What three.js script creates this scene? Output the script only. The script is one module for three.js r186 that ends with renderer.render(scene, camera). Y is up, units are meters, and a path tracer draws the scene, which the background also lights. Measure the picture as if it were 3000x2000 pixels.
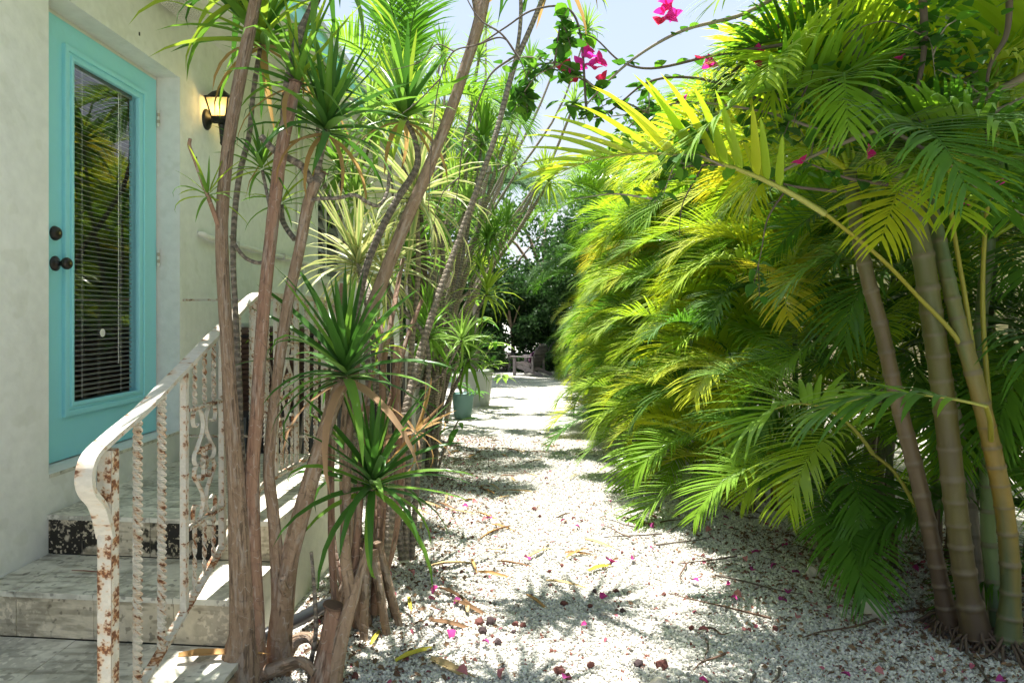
import * as THREE from 'three';
import { mergeGeometries } from 'three/addons/utils/BufferGeometryUtils.js';
import { RoundedBoxGeometry } from 'three/addons/geometries/RoundedBoxGeometry.js';

// ---------------------------------------------------------------- camera, sky, sun, exposure
const scene = new THREE.Scene();
const camera = new THREE.PerspectiveCamera(53.13, 1.5, 0.05, 600);
camera.position.set(0, 1.25, 0);
camera.rotation.set(0, 0.015, 0);
camera.setViewOffset(3000, 2000, 0, 75, 3000, 2000);      // lens shift: verticals stay upright
const renderer = new THREE.WebGLRenderer({ antialias: true });
renderer.toneMapping = THREE.LinearToneMapping;
renderer.toneMappingExposure = 2.9;
renderer.shadowMap.enabled = true;

const TAU = Math.PI * 2, D = Math.PI / 180;
let seedState = 7;
function rnd() { seedState = (seedState + 0x6d2b79f5) | 0; let t = Math.imul(seedState ^ (seedState >>> 15), 1 | seedState); t = (t + Math.imul(t ^ (t >>> 7), 61 | t)) ^ t; return ((t ^ (t >>> 14)) >>> 0) / 4294967296; }
const rr = (a, b) => a + (b - a) * rnd();
const pick = (a) => a[Math.floor(rnd() * a.length)];
const clamp = (x, a = 0, b = 1) => Math.min(b, Math.max(a, x));
const smooth = (a, b, x) => { const t = clamp((x - a) / (b - a)); return t * t * (3 - 2 * t); };
const mix = (a, b, t) => a + (b - a) * t;
const hash = (x, y, s) => { let h = Math.imul(x, 374761393) ^ Math.imul(y, 668265263) ^ Math.imul(s, 1442695041); h = Math.imul(h ^ (h >>> 13), 1274126177); return ((h ^ (h >>> 16)) >>> 0) / 4294967296; };
function vnoise(x, y, per, s) {                            // tileable value noise
  const xi = Math.floor(x), yi = Math.floor(y), fx = x - xi, fy = y - yi;
  const m = (n) => ((n % per) + per) % per, u = fx * fx * (3 - 2 * fx), v = fy * fy * (3 - 2 * fy);
  const a = hash(m(xi), m(yi), s), b = hash(m(xi + 1), m(yi), s), c = hash(m(xi), m(yi + 1), s), d = hash(m(xi + 1), m(yi + 1), s);
  return mix(mix(a, b, u), mix(c, d, u), v);
}
function fbm2(u, v, fx, fy, oct, s) { let a = 0, w = 0.5, n = 0; for (let i = 0; i < oct; i++) { const x = u * fx, y = v * fy, xi = Math.floor(x), yi = Math.floor(y), p = (k, m) => ((k % m) + m) % m, tx = x - xi, ty = y - yi, e = tx * tx * (3 - 2 * tx), g = ty * ty * (3 - 2 * ty), h = (i2, j2) => hash(p(xi + i2, fx), p(yi + j2, fy), s + i); a += w * mix(mix(h(0, 0), h(1, 0), e), mix(h(0, 1), h(1, 1), e), g); n += w; w *= 0.5; fx *= 2; fy *= 2; } return a / n; }
function fbm(u, v, f, oct, s) { let a = 0, w = 0.5, n = 0; for (let i = 0; i < oct; i++) { a += w * vnoise(u * f, v * f, f, s + i); n += w; w *= 0.5; f *= 2; } return a / n; }

{ // pale tropical sky with thin bright cloud
  const W = 512, H = 256, d = new Float32Array(W * H * 4);
  for (let j = 0; j < H; j++) for (let i = 0; i < W; i++) {
    const el = (j + 0.5) / H * 180 - 90, h = clamp(el / 90), k = (j * W + i) * 4;
    const z = Math.pow(h, 0.6), c = smooth(0.42, 0.75, fbm(i / W, j / H, 6, 5, 91)) * 0.75;
    const r = mix(0.86, 0.36, z), g = mix(0.94, 0.54, z), b = mix(1.04, 0.92, z);
    d[k] = mix(r, 1, c); d[k + 1] = mix(g, 1, c); d[k + 2] = mix(b, 1, c); d[k + 3] = 1;
    if (el < 0) { d[k] = 0.4; d[k + 1] = 0.4; d[k + 2] = 0.36; }
  }
  const t = new THREE.DataTexture(d, W, H, THREE.RGBAFormat, THREE.FloatType);
  t.mapping = THREE.EquirectangularReflectionMapping; t.magFilter = THREE.LinearFilter; t.needsUpdate = true;
  scene.background = t; scene.environment = t; scene.backgroundIntensity = 0.4; scene.environmentIntensity = 0.4;
}
const sun = new THREE.DirectionalLight(new THREE.Color().setRGB(1, 0.97, 0.92), 5);
sun.position.set(-0.034 * 30, 30, -0.24 * 30 - 6); sun.target.position.set(0, 0, -6);
sun.castShadow = true; sun.shadow.mapSize.set(4096, 4096);
Object.assign(sun.shadow.camera, { left: -16, right: 16, top: 22, bottom: -22, near: 1, far: 80 });
scene.add(sun, sun.target);

// ---------------------------------------------------------------- helpers
const taken = new Map();
function numbered(n) { const c = taken.get(n) || 0; taken.set(n, c + 1); return c ? n + '_' + String(c).padStart(3, '0') : n; }
function tag(o, label, category, group, kind) { o.userData.label = label; if (category) o.userData.category = category; if (group) o.userData.group = group; if (kind) o.userData.kind = kind; return o; }
function mesh(name, geo, mat, parent) { const m = new THREE.Mesh(geo, mat); m.name = parent ? name : numbered(name); m.castShadow = m.receiveShadow = true; (parent || scene).add(m); return m; }
function thing(name, label, category, pos, group) { const g = new THREE.Group(); g.name = numbered(name); if (pos) g.position.set(...pos); scene.add(g); return tag(g, label, category, group); }
function groupPart(name, parent, pos) { const g = new THREE.Group(); g.name = name; if (pos) g.position.set(...pos); parent.add(g); return g; }
function lin(r, g, b) { return new THREE.Color().setRGB(r, g, b); }
function std(p) { const m = new THREE.MeshPhysicalMaterial({ roughness: 0.8, ...p }); m.side = THREE.DoubleSide; return m; }
function leafMat(c, o = {}) { return std({ color: c, roughness: 0.95, transmission: 0.55, thickness: 0, clearcoat: 0.4, clearcoatRoughness: 0.24, specularIntensity: 0.25, ...o }); }
function tex(size, fn, srgb = true, h = size) {
  const d = new Uint8Array(size * h * 4);
  for (let j = 0; j < h; j++) for (let i = 0; i < size; i++) { const c = fn((i + 0.5) / size, (j + 0.5) / h), k = (j * size + i) * 4; if (typeof c === 'number') { d[k] = d[k + 1] = d[k + 2] = clamp(c) * 255; } else { d[k] = clamp(c[0], 0, 255); d[k + 1] = clamp(c[1], 0, 255); d[k + 2] = clamp(c[2], 0, 255); } d[k + 3] = 255; }
  const t = new THREE.DataTexture(d, size, h); t.wrapS = t.wrapT = THREE.RepeatWrapping; t.magFilter = THREE.LinearFilter; t.minFilter = THREE.LinearMipmapLinearFilter; t.generateMipmaps = true;
  if (srgb) t.colorSpace = THREE.SRGBColorSpace; t.needsUpdate = true; return t;
}
const rep = (t, x, y = x) => { t.repeat.set(x, y); return t; };
const groundY = (z) => -0.028 * clamp(-z - 2, 0, 18);

class Geo {                                                 // collects vertices and faces of one mesh
  constructor() { this.p = []; this.uv = []; this.ix = []; this.c = []; }
  v(x, y, z, u = 0, w = 0, col) { this.p.push(x, y, z); this.uv.push(u, w); if (col) this.c.push(...col); return this.p.length / 3 - 1; }
  t(a, b, c) { this.ix.push(a, b, c); }
  q(a, b, c, d) { this.ix.push(a, b, c, a, c, d); }
  build(flat) {
    let g = new THREE.BufferGeometry();
    g.setAttribute('position', new THREE.Float32BufferAttribute(this.p, 3)); g.setAttribute('uv', new THREE.Float32BufferAttribute(this.uv, 2));
    if (this.c.length) g.setAttribute('color', new THREE.Float32BufferAttribute(this.c, 3));
    g.setIndex(this.ix); if (flat) g = g.toNonIndexed(); g.computeVertexNormals(); return g;
  }
}
const V = (a) => new THREE.Vector3(...a);
// round bar through points; radii one per point; uv in metres
function tube(pts, radii, o = {}) {
  const P = pts.map((p) => (p.isVector3 ? p : V(p))), N = P.length, rad = o.rad || 8, seg = o.seg || Math.max(6, (N - 1) * 4);
  const R = Array.isArray(radii) ? radii : P.map(() => radii), cv = new THREE.CatmullRomCurve3(P, false, 'centripetal'), g = new Geo();
  let nrm = null, len = 0, last = null; const circ = TAU * R[0];
  for (let i = 0; i <= seg; i++) {
    const t = i / seg, c = cv.getPoint(t), tg = cv.getTangent(t), f = t * (N - 1), k = Math.min(N - 2, Math.floor(f));
    if (last) len += c.distanceTo(last); last = c.clone();
    if (!nrm) nrm = Math.abs(tg.y) > 0.8 ? new THREE.Vector3(1, 0, 0) : new THREE.Vector3(0, 1, 0);
    nrm.addScaledVector(tg, -nrm.dot(tg)).normalize(); const bi = new THREE.Vector3().crossVectors(tg, nrm);
    let r = mix(R[k], R[k + 1], f - k);
    for (let j = 0; j <= rad; j++) {
      const a = j / rad * TAU, rj = r * (o.shape ? o.shape(a, len, t) : 1), x = Math.cos(a) * rj, y = Math.sin(a) * rj;
      g.v(c.x + nrm.x * x + bi.x * y, c.y + nrm.y * x + bi.y * y, c.z + nrm.z * x + bi.z * y, j / rad * circ, len, o.color ? o.color(a, len, t) : undefined);
    }
  }
  const w = rad + 1;
  for (let i = 0; i < seg; i++) for (let j = 0; j < rad; j++) g.q(i * w + j, i * w + j + 1, (i + 1) * w + j + 1, (i + 1) * w + j);
  if (o.cap !== false) for (const e of [0, seg]) { const c = cv.getPoint(e / seg), m = g.v(c.x, c.y, c.z, 0, 0, o.color ? o.color(0, e ? len : 0, e ? 1 : 0) : undefined); for (let j = 0; j < rad; j++) g.t(m, e * w + j, e * w + j + 1); }
  const b = g.build(), na = b.attributes.normal;
  for (let i = 0; i <= seg; i++) { const a = i * w, c = a + rad, n = new THREE.Vector3(na.getX(a) + na.getX(c), na.getY(a) + na.getY(c), na.getZ(a) + na.getZ(c)).normalize(); na.setXYZ(a, n.x, n.y, n.z); na.setXYZ(c, n.x, n.y, n.z); }
  return b;
}
// axis-aligned box from corners, uv in metres
function box(x0, x1, y0, y1, z0, z1, bevel) {
  const w = x1 - x0, h = y1 - y0, d = z1 - z0, g = bevel ? new RoundedBoxGeometry(w, h, d, 2, bevel) : new THREE.BoxGeometry(w, h, d);
  g.translate((x0 + x1) / 2, (y0 + y1) / 2, (z0 + z1) / 2); return uvMetres(g);
}
function uvMetres(g) {
  const p = g.attributes.position, n = g.attributes.normal, uv = new Float32Array(p.count * 2);
  for (let i = 0; i < p.count; i++) { const ax = Math.abs(n.getX(i)), ay = Math.abs(n.getY(i)), az = Math.abs(n.getZ(i)); const [u, v] = ay > ax && ay > az ? [p.getX(i), p.getZ(i)] : ax > az ? [p.getZ(i), p.getY(i)] : [p.getX(i), p.getY(i)]; uv[2 * i] = u; uv[2 * i + 1] = v; }
  g.setAttribute('uv', new THREE.BufferAttribute(uv, 2)); return g;
}
// upright prism over a polygon of [x, z] corners
function prism(poly, y0, y1) {
  const g = new Geo(), n = poly.length, area = poly.reduce((s, p, i) => { const q = poly[(i + 1) % n]; return s + p[0] * q[1] - q[0] * p[1]; }, 0); if (area > 0) poly = [...poly].reverse();
  const top = poly.map(([x, z]) => g.v(x, y1, z, x, z)), bot = poly.map(([x, z]) => g.v(x, y0, z, x, z));
  for (let i = 1; i < n - 1; i++) { g.t(top[0], top[i], top[i + 1]); g.t(bot[0], bot[i + 1], bot[i]); }
  for (let i = 0; i < n; i++) { const [ax, az] = poly[i], [bx, bz] = poly[(i + 1) % n], L = Math.abs(bx - ax) > Math.abs(bz - az) ? [ax, bx] : [az, bz]; const a = g.v(ax, y0, az, L[0], y0), b = g.v(bx, y0, bz, L[1], y0), c = g.v(bx, y1, bz, L[1], y1), d = g.v(ax, y1, az, L[0], y1); g.q(a, b, c, d); }
  return g.build(true);
}
// a flat bar of width w (along ax) and thickness t swept along points
function ribbon(pts, w, t, ax, seg) {
  const cv = new THREE.CatmullRomCurve3(pts.map(V), false, 'centripetal'), g = new Geo(), S = V(ax), n = seg || pts.length * 4; let len = 0, last = null;
  for (let i = 0; i <= n; i++) { const c = cv.getPoint(i / n), tg = cv.getTangent(i / n), nn = new THREE.Vector3().crossVectors(S, tg).normalize(); if (last) len += c.distanceTo(last); last = c.clone(); let u = 0; for (const [a, b] of [[-1, -1], [1, -1], [1, 1], [-1, 1]]) { g.v(c.x + S.x * a * w / 2 + nn.x * b * t / 2, c.y + S.y * a * w / 2 + nn.y * b * t / 2, c.z + S.z * a * w / 2 + nn.z * b * t / 2, u, len); u += w / 2; } }
  for (let i = 0; i < n; i++) for (let j = 0; j < 4; j++) g.q(i * 4 + j, i * 4 + (j + 1) % 4, (i + 1) * 4 + (j + 1) % 4, (i + 1) * 4 + j);
  g.q(0, 1, 2, 3); const e = n * 4; g.q(e, e + 1, e + 2, e + 3); return g.build(true);
}

// ---------------------------------------------------------------- materials
const stuccoMap = rep(tex(512, (u, v) => { const a = fbm(u, v, 4, 5, 11), b = fbm(u, v, 64, 3, 12), s = smooth(0.66, 0.74, fbm(u, v, 24, 3, 13)) * 6, k = 226 + (a - 0.5) * 20 + (b - 0.5) * 14; return [k - s, k - s, k - 5 - s * 1.3]; }), 0.45);
const stuccoBump = rep(tex(512, (u, v) => fbm(u, v, 24, 5, 21) * 0.6 + fbm(u, v, 6, 2, 22) * 0.4, false), 0.8);
const stucco = std({ map: stuccoMap, bumpMap: stuccoBump, bumpScale: 0.007, roughness: 0.75 });
const sidePaint = std({ map: stuccoMap, bumpMap: stuccoBump, bumpScale: 0.014, color: lin(0.93, 0.93, 0.84), roughness: 0.6 });
const teal = std({ color: lin(0.29, 0.7, 0.78), roughness: 0.42, bumpMap: rep(tex(256, (u, v) => fbm(u, v, 12, 4, 31), false), 3), bumpScale: 0.0016 });
const whitePaint = std({ color: lin(0.74, 0.73, 0.68), roughness: 0.5 });
const creamWall = std({ map: stuccoMap, color: lin(0.95, 0.86, 0.62), roughness: 0.8 });
// pale veined stone with black mould in the pores
function stoneTex(mould, seed) {
  return tex(512, (u, v) => {
    const st = fbm2(u, v, 8, 44, 5, seed + 15), a = fbm(u, v, 3, 6, seed), ve = Math.abs(fbm(u, v, 5, 5, seed + 9) - 0.5), vein = smooth(0.035, 0, ve), gr = fbm(u, v, 48, 3, seed + 3);
    let k = 212 + (a - 0.5) * 60 + (gr - 0.5) * 26 - vein * 22 - smooth(0.52, 0.72, st) * 40, w = 0;
    const m = mould(u, v) * smooth(mould(u, v) > 1.5 ? 0.43 : 0.48, mould(u, v) > 1.5 ? 0.56 : 0.66, fbm(u, v, 6, 6, seed + 5)) * smooth(0.42, 0.58, fbm(u, v, 70, 3, seed + 7) + 0.22 * fbm(u, v, 14, 3, seed + 6));
    w = clamp(m); const pit = smooth(0.7, 0.76, fbm(u, v, 40, 3, seed + 8)) * 0.3; w = Math.max(w, pit);
    return [mix(k + 3, 34, w), mix(k - 1, 31, w), mix(k - 16, 24, w)];
  });
}
const stoneA = stoneTex(() => 0.2, 40), stoneB = stoneTex(() => 0.18, 60), stoneDark = stoneTex((u, v) => 2.1, 80);
const stoneBump = rep(tex(256, (u, v) => fbm(u, v, 20, 4, 45), false), 2);
const stoneM = (t, s) => std({ map: rep(t, s), bumpMap: stoneBump, bumpScale: 0.004, roughness: 0.62 });
const treadStone = stoneM(stoneA, 0.9), riserStone = stoneM(stoneB, 1.1), mouldStone = stoneM(stoneDark, 1.4); riserStone.color.setRGB(0.9, 0.82, 0.72); mouldStone.color.setRGB(0.9, 0.82, 0.72);
const grout = std({ color: lin(0.09, 0.085, 0.07), roughness: 0.95 });
function rustTex(th, seed) {
  return tex(512, (u, v) => {
    const a = fbm(u, v, 7, 6, seed), b = fbm(u, v, 30, 4, seed + 3), m = smooth(th - 0.02, th + 0.1, a * 0.6 + b * 0.4) * 0.9, e = smooth(th - 0.1, th, a * 0.7 + b * 0.3) * 0.4, d = smooth(0.5, 0.62, b);
    const pr = 198 + (b - 0.5) * 26, R = mix(150, 96, d), Gc = mix(98, 56, d), B = mix(58, 34, d);
    return [mix(mix(pr, 190, e), R, m), mix(mix(pr - 6, 150, e), Gc, m), mix(mix(pr - 18, 110, e), B, m)];
  });
}
const rustTop = std({ map: rep(rustTex(0.66, 171), 4), roughness: 0.6, bumpMap: stoneBump, bumpScale: 0.004 });
const rustLight = std({ map: rep(rustTex(0.61, 101), 4.5), roughness: 0.7, bumpMap: stoneBump, bumpScale: 0.004 });
const rustMid = std({ map: rep(rustTex(0.565, 121), 5), roughness: 0.75, bumpMap: stoneBump, bumpScale: 0.005 });
const rustHeavy = std({ map: rep(rustTex(0.51, 141), 5), roughness: 0.85, bumpMap: stoneBump, bumpScale: 0.006 });
function barkTex(c0, c1, lichen, rings, seed) {
  return tex(512, (u, v) => {
    const a = fbm2(u, v, 8, 4, 5, seed), s = fbm2(u, v, 20, 8, 4, seed + 2), sp = smooth(0.56, 0.72, fbm2(u, v, 12, 6, 4, seed + 4)) * lichen, r = rings ? smooth(0.35, 0.12, Math.abs(((v * rings + (a - 0.5) * 0.7) % 1 + 1) % 1 - 0.5)) * 0.45 : 0, t = clamp(a * 0.7 + s * 0.5 - 0.1);
    const cr = smooth(0.61, 0.7, fbm2(u, v, 18, 7, 4, seed + 6)) * 0.4, sc = rings ? 0 : smooth(0.06, 0.0, Math.abs(((v * 9 + (fbm(u, v, 6, 3, seed + 8) - 0.5) * 1.6) % 1 + 1) % 1 - 0.5)) * smooth(0.4, 0.6, fbm(u, v, 10, 2, seed + 9)) * 0.75;
    const f = (i) => mix(mix(mix(c0[i], c1[i], t), c0[i] * 0.45, Math.max(r, cr)), 184 - i * 7, Math.max(sp * 0.7, sc));
    return [f(0), f(1), f(2)];
  });
}
const barkBump = tex(512, (u, v) => fbm(u, v, 10, 5, 210) * 0.35 + fbm2(u, v, 20, 8, 4, 211) * 0.45 + 0.2 * smooth(0, 0.3, ((v * 9 + (fbm(u, v, 6, 3, 209) - 0.5) * 1.6) % 1 + 1) % 1), false);
const ringBump = tex(256, (u, v) => { const r = ((v * 12 + (fbm(u, v, 5, 3, 220) - 0.5) * 0.9) % 1 + 1) % 1; return 0.6 * smooth(0, 0.25, r) * smooth(1, 0.8, r) + fbm(u, v, 16, 3, 222) * 0.4; }, false);
const bark = std({ map: rep(barkTex([122, 100, 80], [184, 160, 136], 0.7, 0, 201), 4, 2.4), bumpMap: rep(barkBump, 4, 2.4), bumpScale: 0.014, color: lin(0.8, 0.77, 0.74), roughness: 0.9 });
const barkRed = std({ map: rep(barkTex([124, 92, 74], [180, 150, 128], 0.75, 0, 231), 4, 2.2), bumpMap: rep(barkBump.clone(), 4, 2.2), bumpScale: 0.012, color: lin(0.8, 0.76, 0.72), roughness: 0.85 });
const barkGrey = std({ map: rep(barkTex([110, 100, 88], [172, 160, 144], 0.3, 12, 251), 6, 3), bumpMap: rep(ringBump, 6, 3), bumpScale: 0.01, roughness: 0.9 });
const barkPale = std({ map: barkGrey.map, bumpMap: barkGrey.bumpMap, bumpScale: 0.008, color: lin(1.25, 1.22, 1.15), roughness: 0.9 });
const barkDark = std({ map: bark.map, bumpMap: bark.bumpMap, bumpScale: 0.02, color: lin(0.22, 0.2, 0.18), roughness: 0.95 });
const cutWood = std({ color: lin(0.12, 0.07, 0.045), roughness: 0.95 });
const twigMat = std({ color: lin(0.11, 0.085, 0.065), roughness: 0.9 });
const twigGrey = std({ color: lin(0.24, 0.2, 0.16), roughness: 0.9 });
// leaves: green all through, thin enough to glow with the sun behind
const dracA = leafMat(lin(0.055, 0.16, 0.018), { transmission: 0.42 }), dracB = leafMat(lin(0.15, 0.31, 0.03)), dracC = leafMat(lin(0.32, 0.45, 0.035)), dracDry = leafMat(lin(0.42, 0.26, 0.09), { clearcoat: 0.1 }), dracFar = leafMat(lin(0.24, 0.4, 0.06)), dracTan = leafMat(lin(0.48, 0.3, 0.17), { clearcoat: 0 });
const dracVar = std({ vertexColors: true, roughness: 0.95, transmission: 0.4, thickness: 0, clearcoat: 0.5, clearcoatRoughness: 0.3 });
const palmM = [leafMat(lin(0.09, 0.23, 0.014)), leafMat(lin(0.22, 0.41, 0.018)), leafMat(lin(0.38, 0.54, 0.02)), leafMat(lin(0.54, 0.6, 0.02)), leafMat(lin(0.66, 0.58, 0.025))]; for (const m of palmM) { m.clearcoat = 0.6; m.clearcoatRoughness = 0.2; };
const palmBlue = leafMat(lin(0.11, 0.21, 0.09)), palmDead = leafMat(lin(0.5, 0.38, 0.26), { clearcoat: 0 });
const bougLeaf = [leafMat(lin(0.06, 0.19, 0.012), { clearcoat: 0.15 }), leafMat(lin(0.14, 0.33, 0.02), { clearcoat: 0.15 }), leafMat(lin(0.035, 0.12, 0.01), { clearcoat: 0.25 })];
const bract = [leafMat(lin(0.72, 0.03, 0.28), { clearcoat: 0 }), leafMat(lin(0.75, 0.045, 0.42), { clearcoat: 0 }), leafMat(lin(0.62, 0.03, 0.1), { clearcoat: 0 })];
const fallen = [std({ color: lin(0.42, 0.03, 0.18), roughness: 0.9 }), std({ color: lin(0.42, 0.15, 0.15), roughness: 0.9 }), std({ color: lin(0.3, 0.03, 0.17), roughness: 0.9 })];
const treeLeaf = [leafMat(lin(0.07, 0.17, 0.025)), leafMat(lin(0.13, 0.26, 0.03)), leafMat(lin(0.045, 0.11, 0.025))];
const broadLeaf = leafMat(lin(0.1, 0.27, 0.03)), youngLeaf = leafMat(lin(0.25, 0.42, 0.04));
const caneM = std({ vertexColors: true, roughness: 0.55, clearcoat: 0.15, clearcoatRoughness: 0.4, bumpMap: rep(barkBump.clone(), 3, 1), bumpScale: 0.002 });
const blackMetal = std({ color: lin(0.02, 0.021, 0.021), roughness: 0.42, metalness: 0.4 });
const bronze = std({ color: lin(0.045, 0.04, 0.036), roughness: 0.36, metalness: 0.75 });
const blackPlastic = std({ color: lin(0.018, 0.02, 0.024), roughness: 0.32 });
const steel = std({ color: lin(0.52, 0.51, 0.48), roughness: 0.5, metalness: 0.3 });
const clearGlass = std({ color: lin(1, 1, 1), roughness: 0, transmission: 1, thickness: 0, ior: 1.85 });
const wood = std({ map: rep(barkTex([96, 88, 88], [140, 132, 130], 0, 0, 271), 1, 4), roughness: 0.85 });

// ---------------------------------------------------------------- ground and gravel
const gravelMap = rep(tex(1024, (u, v) => { const a = fbm(u, v, 128, 3, 301), b = fbm(u, v, 5, 4, 302), c = fbm(u, v, 200, 2, 303); const k = 196 + (a - 0.5) * 120 + (b - 0.5) * 22, dk = smooth(0.64, 0.72, c) * 75; return [k - dk, k - 4 - dk, k - 15 - dk]; }), 0.62);
const gravelBump = rep(tex(1024, (u, v) => fbm(u, v, 110, 3, 301) * 0.7 + fbm(u, v, 8, 3, 305) * 0.3, false), 0.62);
const gravelSheet = std({ map: gravelMap, bumpMap: gravelBump, bumpScale: 0.03, roughness: 0.95 });
const relief = (x, z) => (fbm(x / 16 + 40, z / 16 + 40, 32, 4, 310) - 0.5) * 0.035;
{
  const xs = [], zs = []; for (let x = -3; x <= 4; x += 0.08) xs.push(x); for (let x = 4.5; x < 12; x += 1) { xs.push(x); } xs.push(30, 150); for (let x = -4; x > -12; x -= 1) xs.unshift(x); xs.unshift(-150, -30); xs.sort((a, b) => a - b);
  for (let z = 2; z > -9; z -= 0.08) zs.push(z); for (let z = -9; z > -30; z -= 0.3) zs.push(z); zs.push(-40, -80, -300); zs.unshift(60, 8, 4);
  const g = new Geo(), w = xs.length;
  for (const z of zs) for (const x of xs) g.v(x, groundY(z) + (Math.abs(x) < 12 && z < 3 && z > -31 ? relief(x, z) - 0.006 : 0), z, x, z);
  for (let j = 0; j < zs.length - 1; j++) for (let i = 0; i < w - 1; i++) g.q(j * w + i, j * w + i + 1, (j + 1) * w + i + 1, (j + 1) * w + i);
  tag(mesh('ground', g.build(), gravelSheet), 'pale crushed coral gravel path between house and palms', 'ground', null, 'structure');
}
{ // loose gravel, too many pieces to count
  const shapes = [0, 1, 2].map((k) => { const g = new THREE.IcosahedronGeometry(1, 0), p = g.attributes.position, m = new Map(); for (let i = 0; i < p.count; i++) { const key = [p.getX(i), p.getY(i), p.getZ(i)].map((n) => n.toFixed(3)).join(); if (!m.has(key)) m.set(key, rr(0.65, 1.25)); const s = m.get(key); p.setXYZ(i, p.getX(i) * s * 1.15, p.getY(i) * s * 0.7, p.getZ(i) * s); } g.deleteAttribute('uv'); g.deleteAttribute('normal'); g.computeVertexNormals(); return g; });
  const mat = std({ color: lin(1, 1, 1), roughness: 0.95 }), per = 62000, m4 = new THREE.Matrix4(), q = new THREE.Quaternion(), e = new THREE.Euler();
  shapes.forEach((s, k) => {
    const im = new THREE.InstancedMesh(s, mat, per); im.name = numbered('gravel'); im.castShadow = im.receiveShadow = true;
    for (let i = 0; i < per; i++) {
      let x, z; do { const d = 1.95 + 6.2 * Math.pow(rnd(), 1.75); z = -d; x = -1.02 + rnd() * Math.min(3.9, 0.3 + 1.1 * d + 0.9); } while (x < -0.97 && z > -4.2 && z < -1);
      const r = 0.0032 + 0.0042 * Math.pow(rnd(), 2) + (rnd() < 0.04 ? 0.008 * rnd() * rnd() : 0) + 0.0004 * -z; e.set(rnd() * 6, rnd() * 6, rnd() * 6); q.setFromEuler(e);
      m4.compose(new THREE.Vector3(x, groundY(z) + relief(x, z) - 0.006 + r * rr(0.1, 0.7), z), q, new THREE.Vector3(r, r, r)); im.setMatrixAt(i, m4);
      const t = rnd(), b = rr(0.42, 0.78); im.setColorAt(i, t < 0.03 ? lin(0.2, 0.075, 0.055) : t < 0.12 ? lin(b * 0.45, b * 0.42, b * 0.36) : lin(b, b * 0.965, b * 0.86));
    }
    tag(im, ['loose pale crushed coral pebbles covering the path', 'fine pale coral chippings scattered over the path', 'rough angular coral pebbles strewn over the path'][k], 'gravel', null, 'stuff'); scene.add(im);
  });
}

// ---------------------------------------------------------------- house
const zb = (x0, x1, y0, y1, Z0, Z1, bv) => box(x0, x1, y0, y1, -Z1, -Z0, bv);       // Z counts metres ahead of the camera
function wallShape(outer, holes, depth, bevel) {                                     // outline in (Z, y), extruded along x
  const rect = ([a, b, c, d], S) => { S.moveTo(a, c); S.lineTo(b, c); S.lineTo(b, d); S.lineTo(a, d); S.closePath(); return S; };
  const s = rect(outer, new THREE.Shape()); for (const h of holes) s.holes.push(rect(h, new THREE.Path()));
  return uvMetres(new THREE.ExtrudeGeometry(s, { depth, bevelEnabled: !!bevel, bevelSize: bevel || 0, bevelThickness: bevel || 0, bevelSegments: 2, bevelOffset: bevel ? -bevel : 0 }).rotateY(Math.PI / 2));
}
const WX = -1.985, DX = -2.11;
const house = thing('house', 'white stucco house with teal glazed door on the left', 'house');
mesh('wall', wallShape([-1.2, 11, -0.5, 3.0], [[2.83, 3.925, 0.585, 2.63], [6.6, 7.7, 1.62, 2.55]], 0.2).translate(WX - 0.2, 0, 0), stucco, house);
mesh('end_wall', zb(-7, WX - 0.2, -0.5, 3, 10.8, 11), stucco, house); mesh('end_wall', zb(-7, WX - 0.2, -0.5, 3, -1.2, -1), stucco, house); mesh('back_wall', zb(-7.2, -7, -0.5, 3, -1.2, 11), stucco, house);
mesh('floor', zb(-7, WX - 0.2, 0.4, 0.575, -1, 10.8), std({ color: lin(0.1, 0.07, 0.05), roughness: 0.6 }), house);
mesh('soffit', zb(-7.3, -1.34, 3.002, 3.03, -1.5, 11.4), stucco, house);
mesh('fascia', zb(-1.338, -1.315, 2.97, 3.14, -1.5, 11.4), teal, house);
{ const g = new Geo(), q = [[-1.29, 3.1], [-1.29, 3.16], [-4.4, 4.2], [-7.6, 3.16], [-7.6, 3.1], [-4.4, 4.14]]; for (const z of [1.52, -11.42]) for (const [x, y] of q) g.v(x, y, z, x, z); for (let i = 0; i < 6; i++) g.q(i, (i + 1) % 6, 6 + (i + 1) % 6, 6 + i); for (const o of [0, 6]) { g.q(o, o + 1, o + 2, o + 5); g.q(o + 5, o + 2, o + 3, o + 4); } mesh('roof', g.build(true), std({ color: lin(0.6, 0.6, 0.58), roughness: 0.6 }), house); }
for (const [Z, y] of [[3.28, 2.83], [4.12, 2.2], [3.5, 2.7]]) mesh('screw_hole', zb(WX - 0.002, WX + 0.004, y, y + 0.018, Z, Z + 0.008), blackMetal, house);
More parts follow.
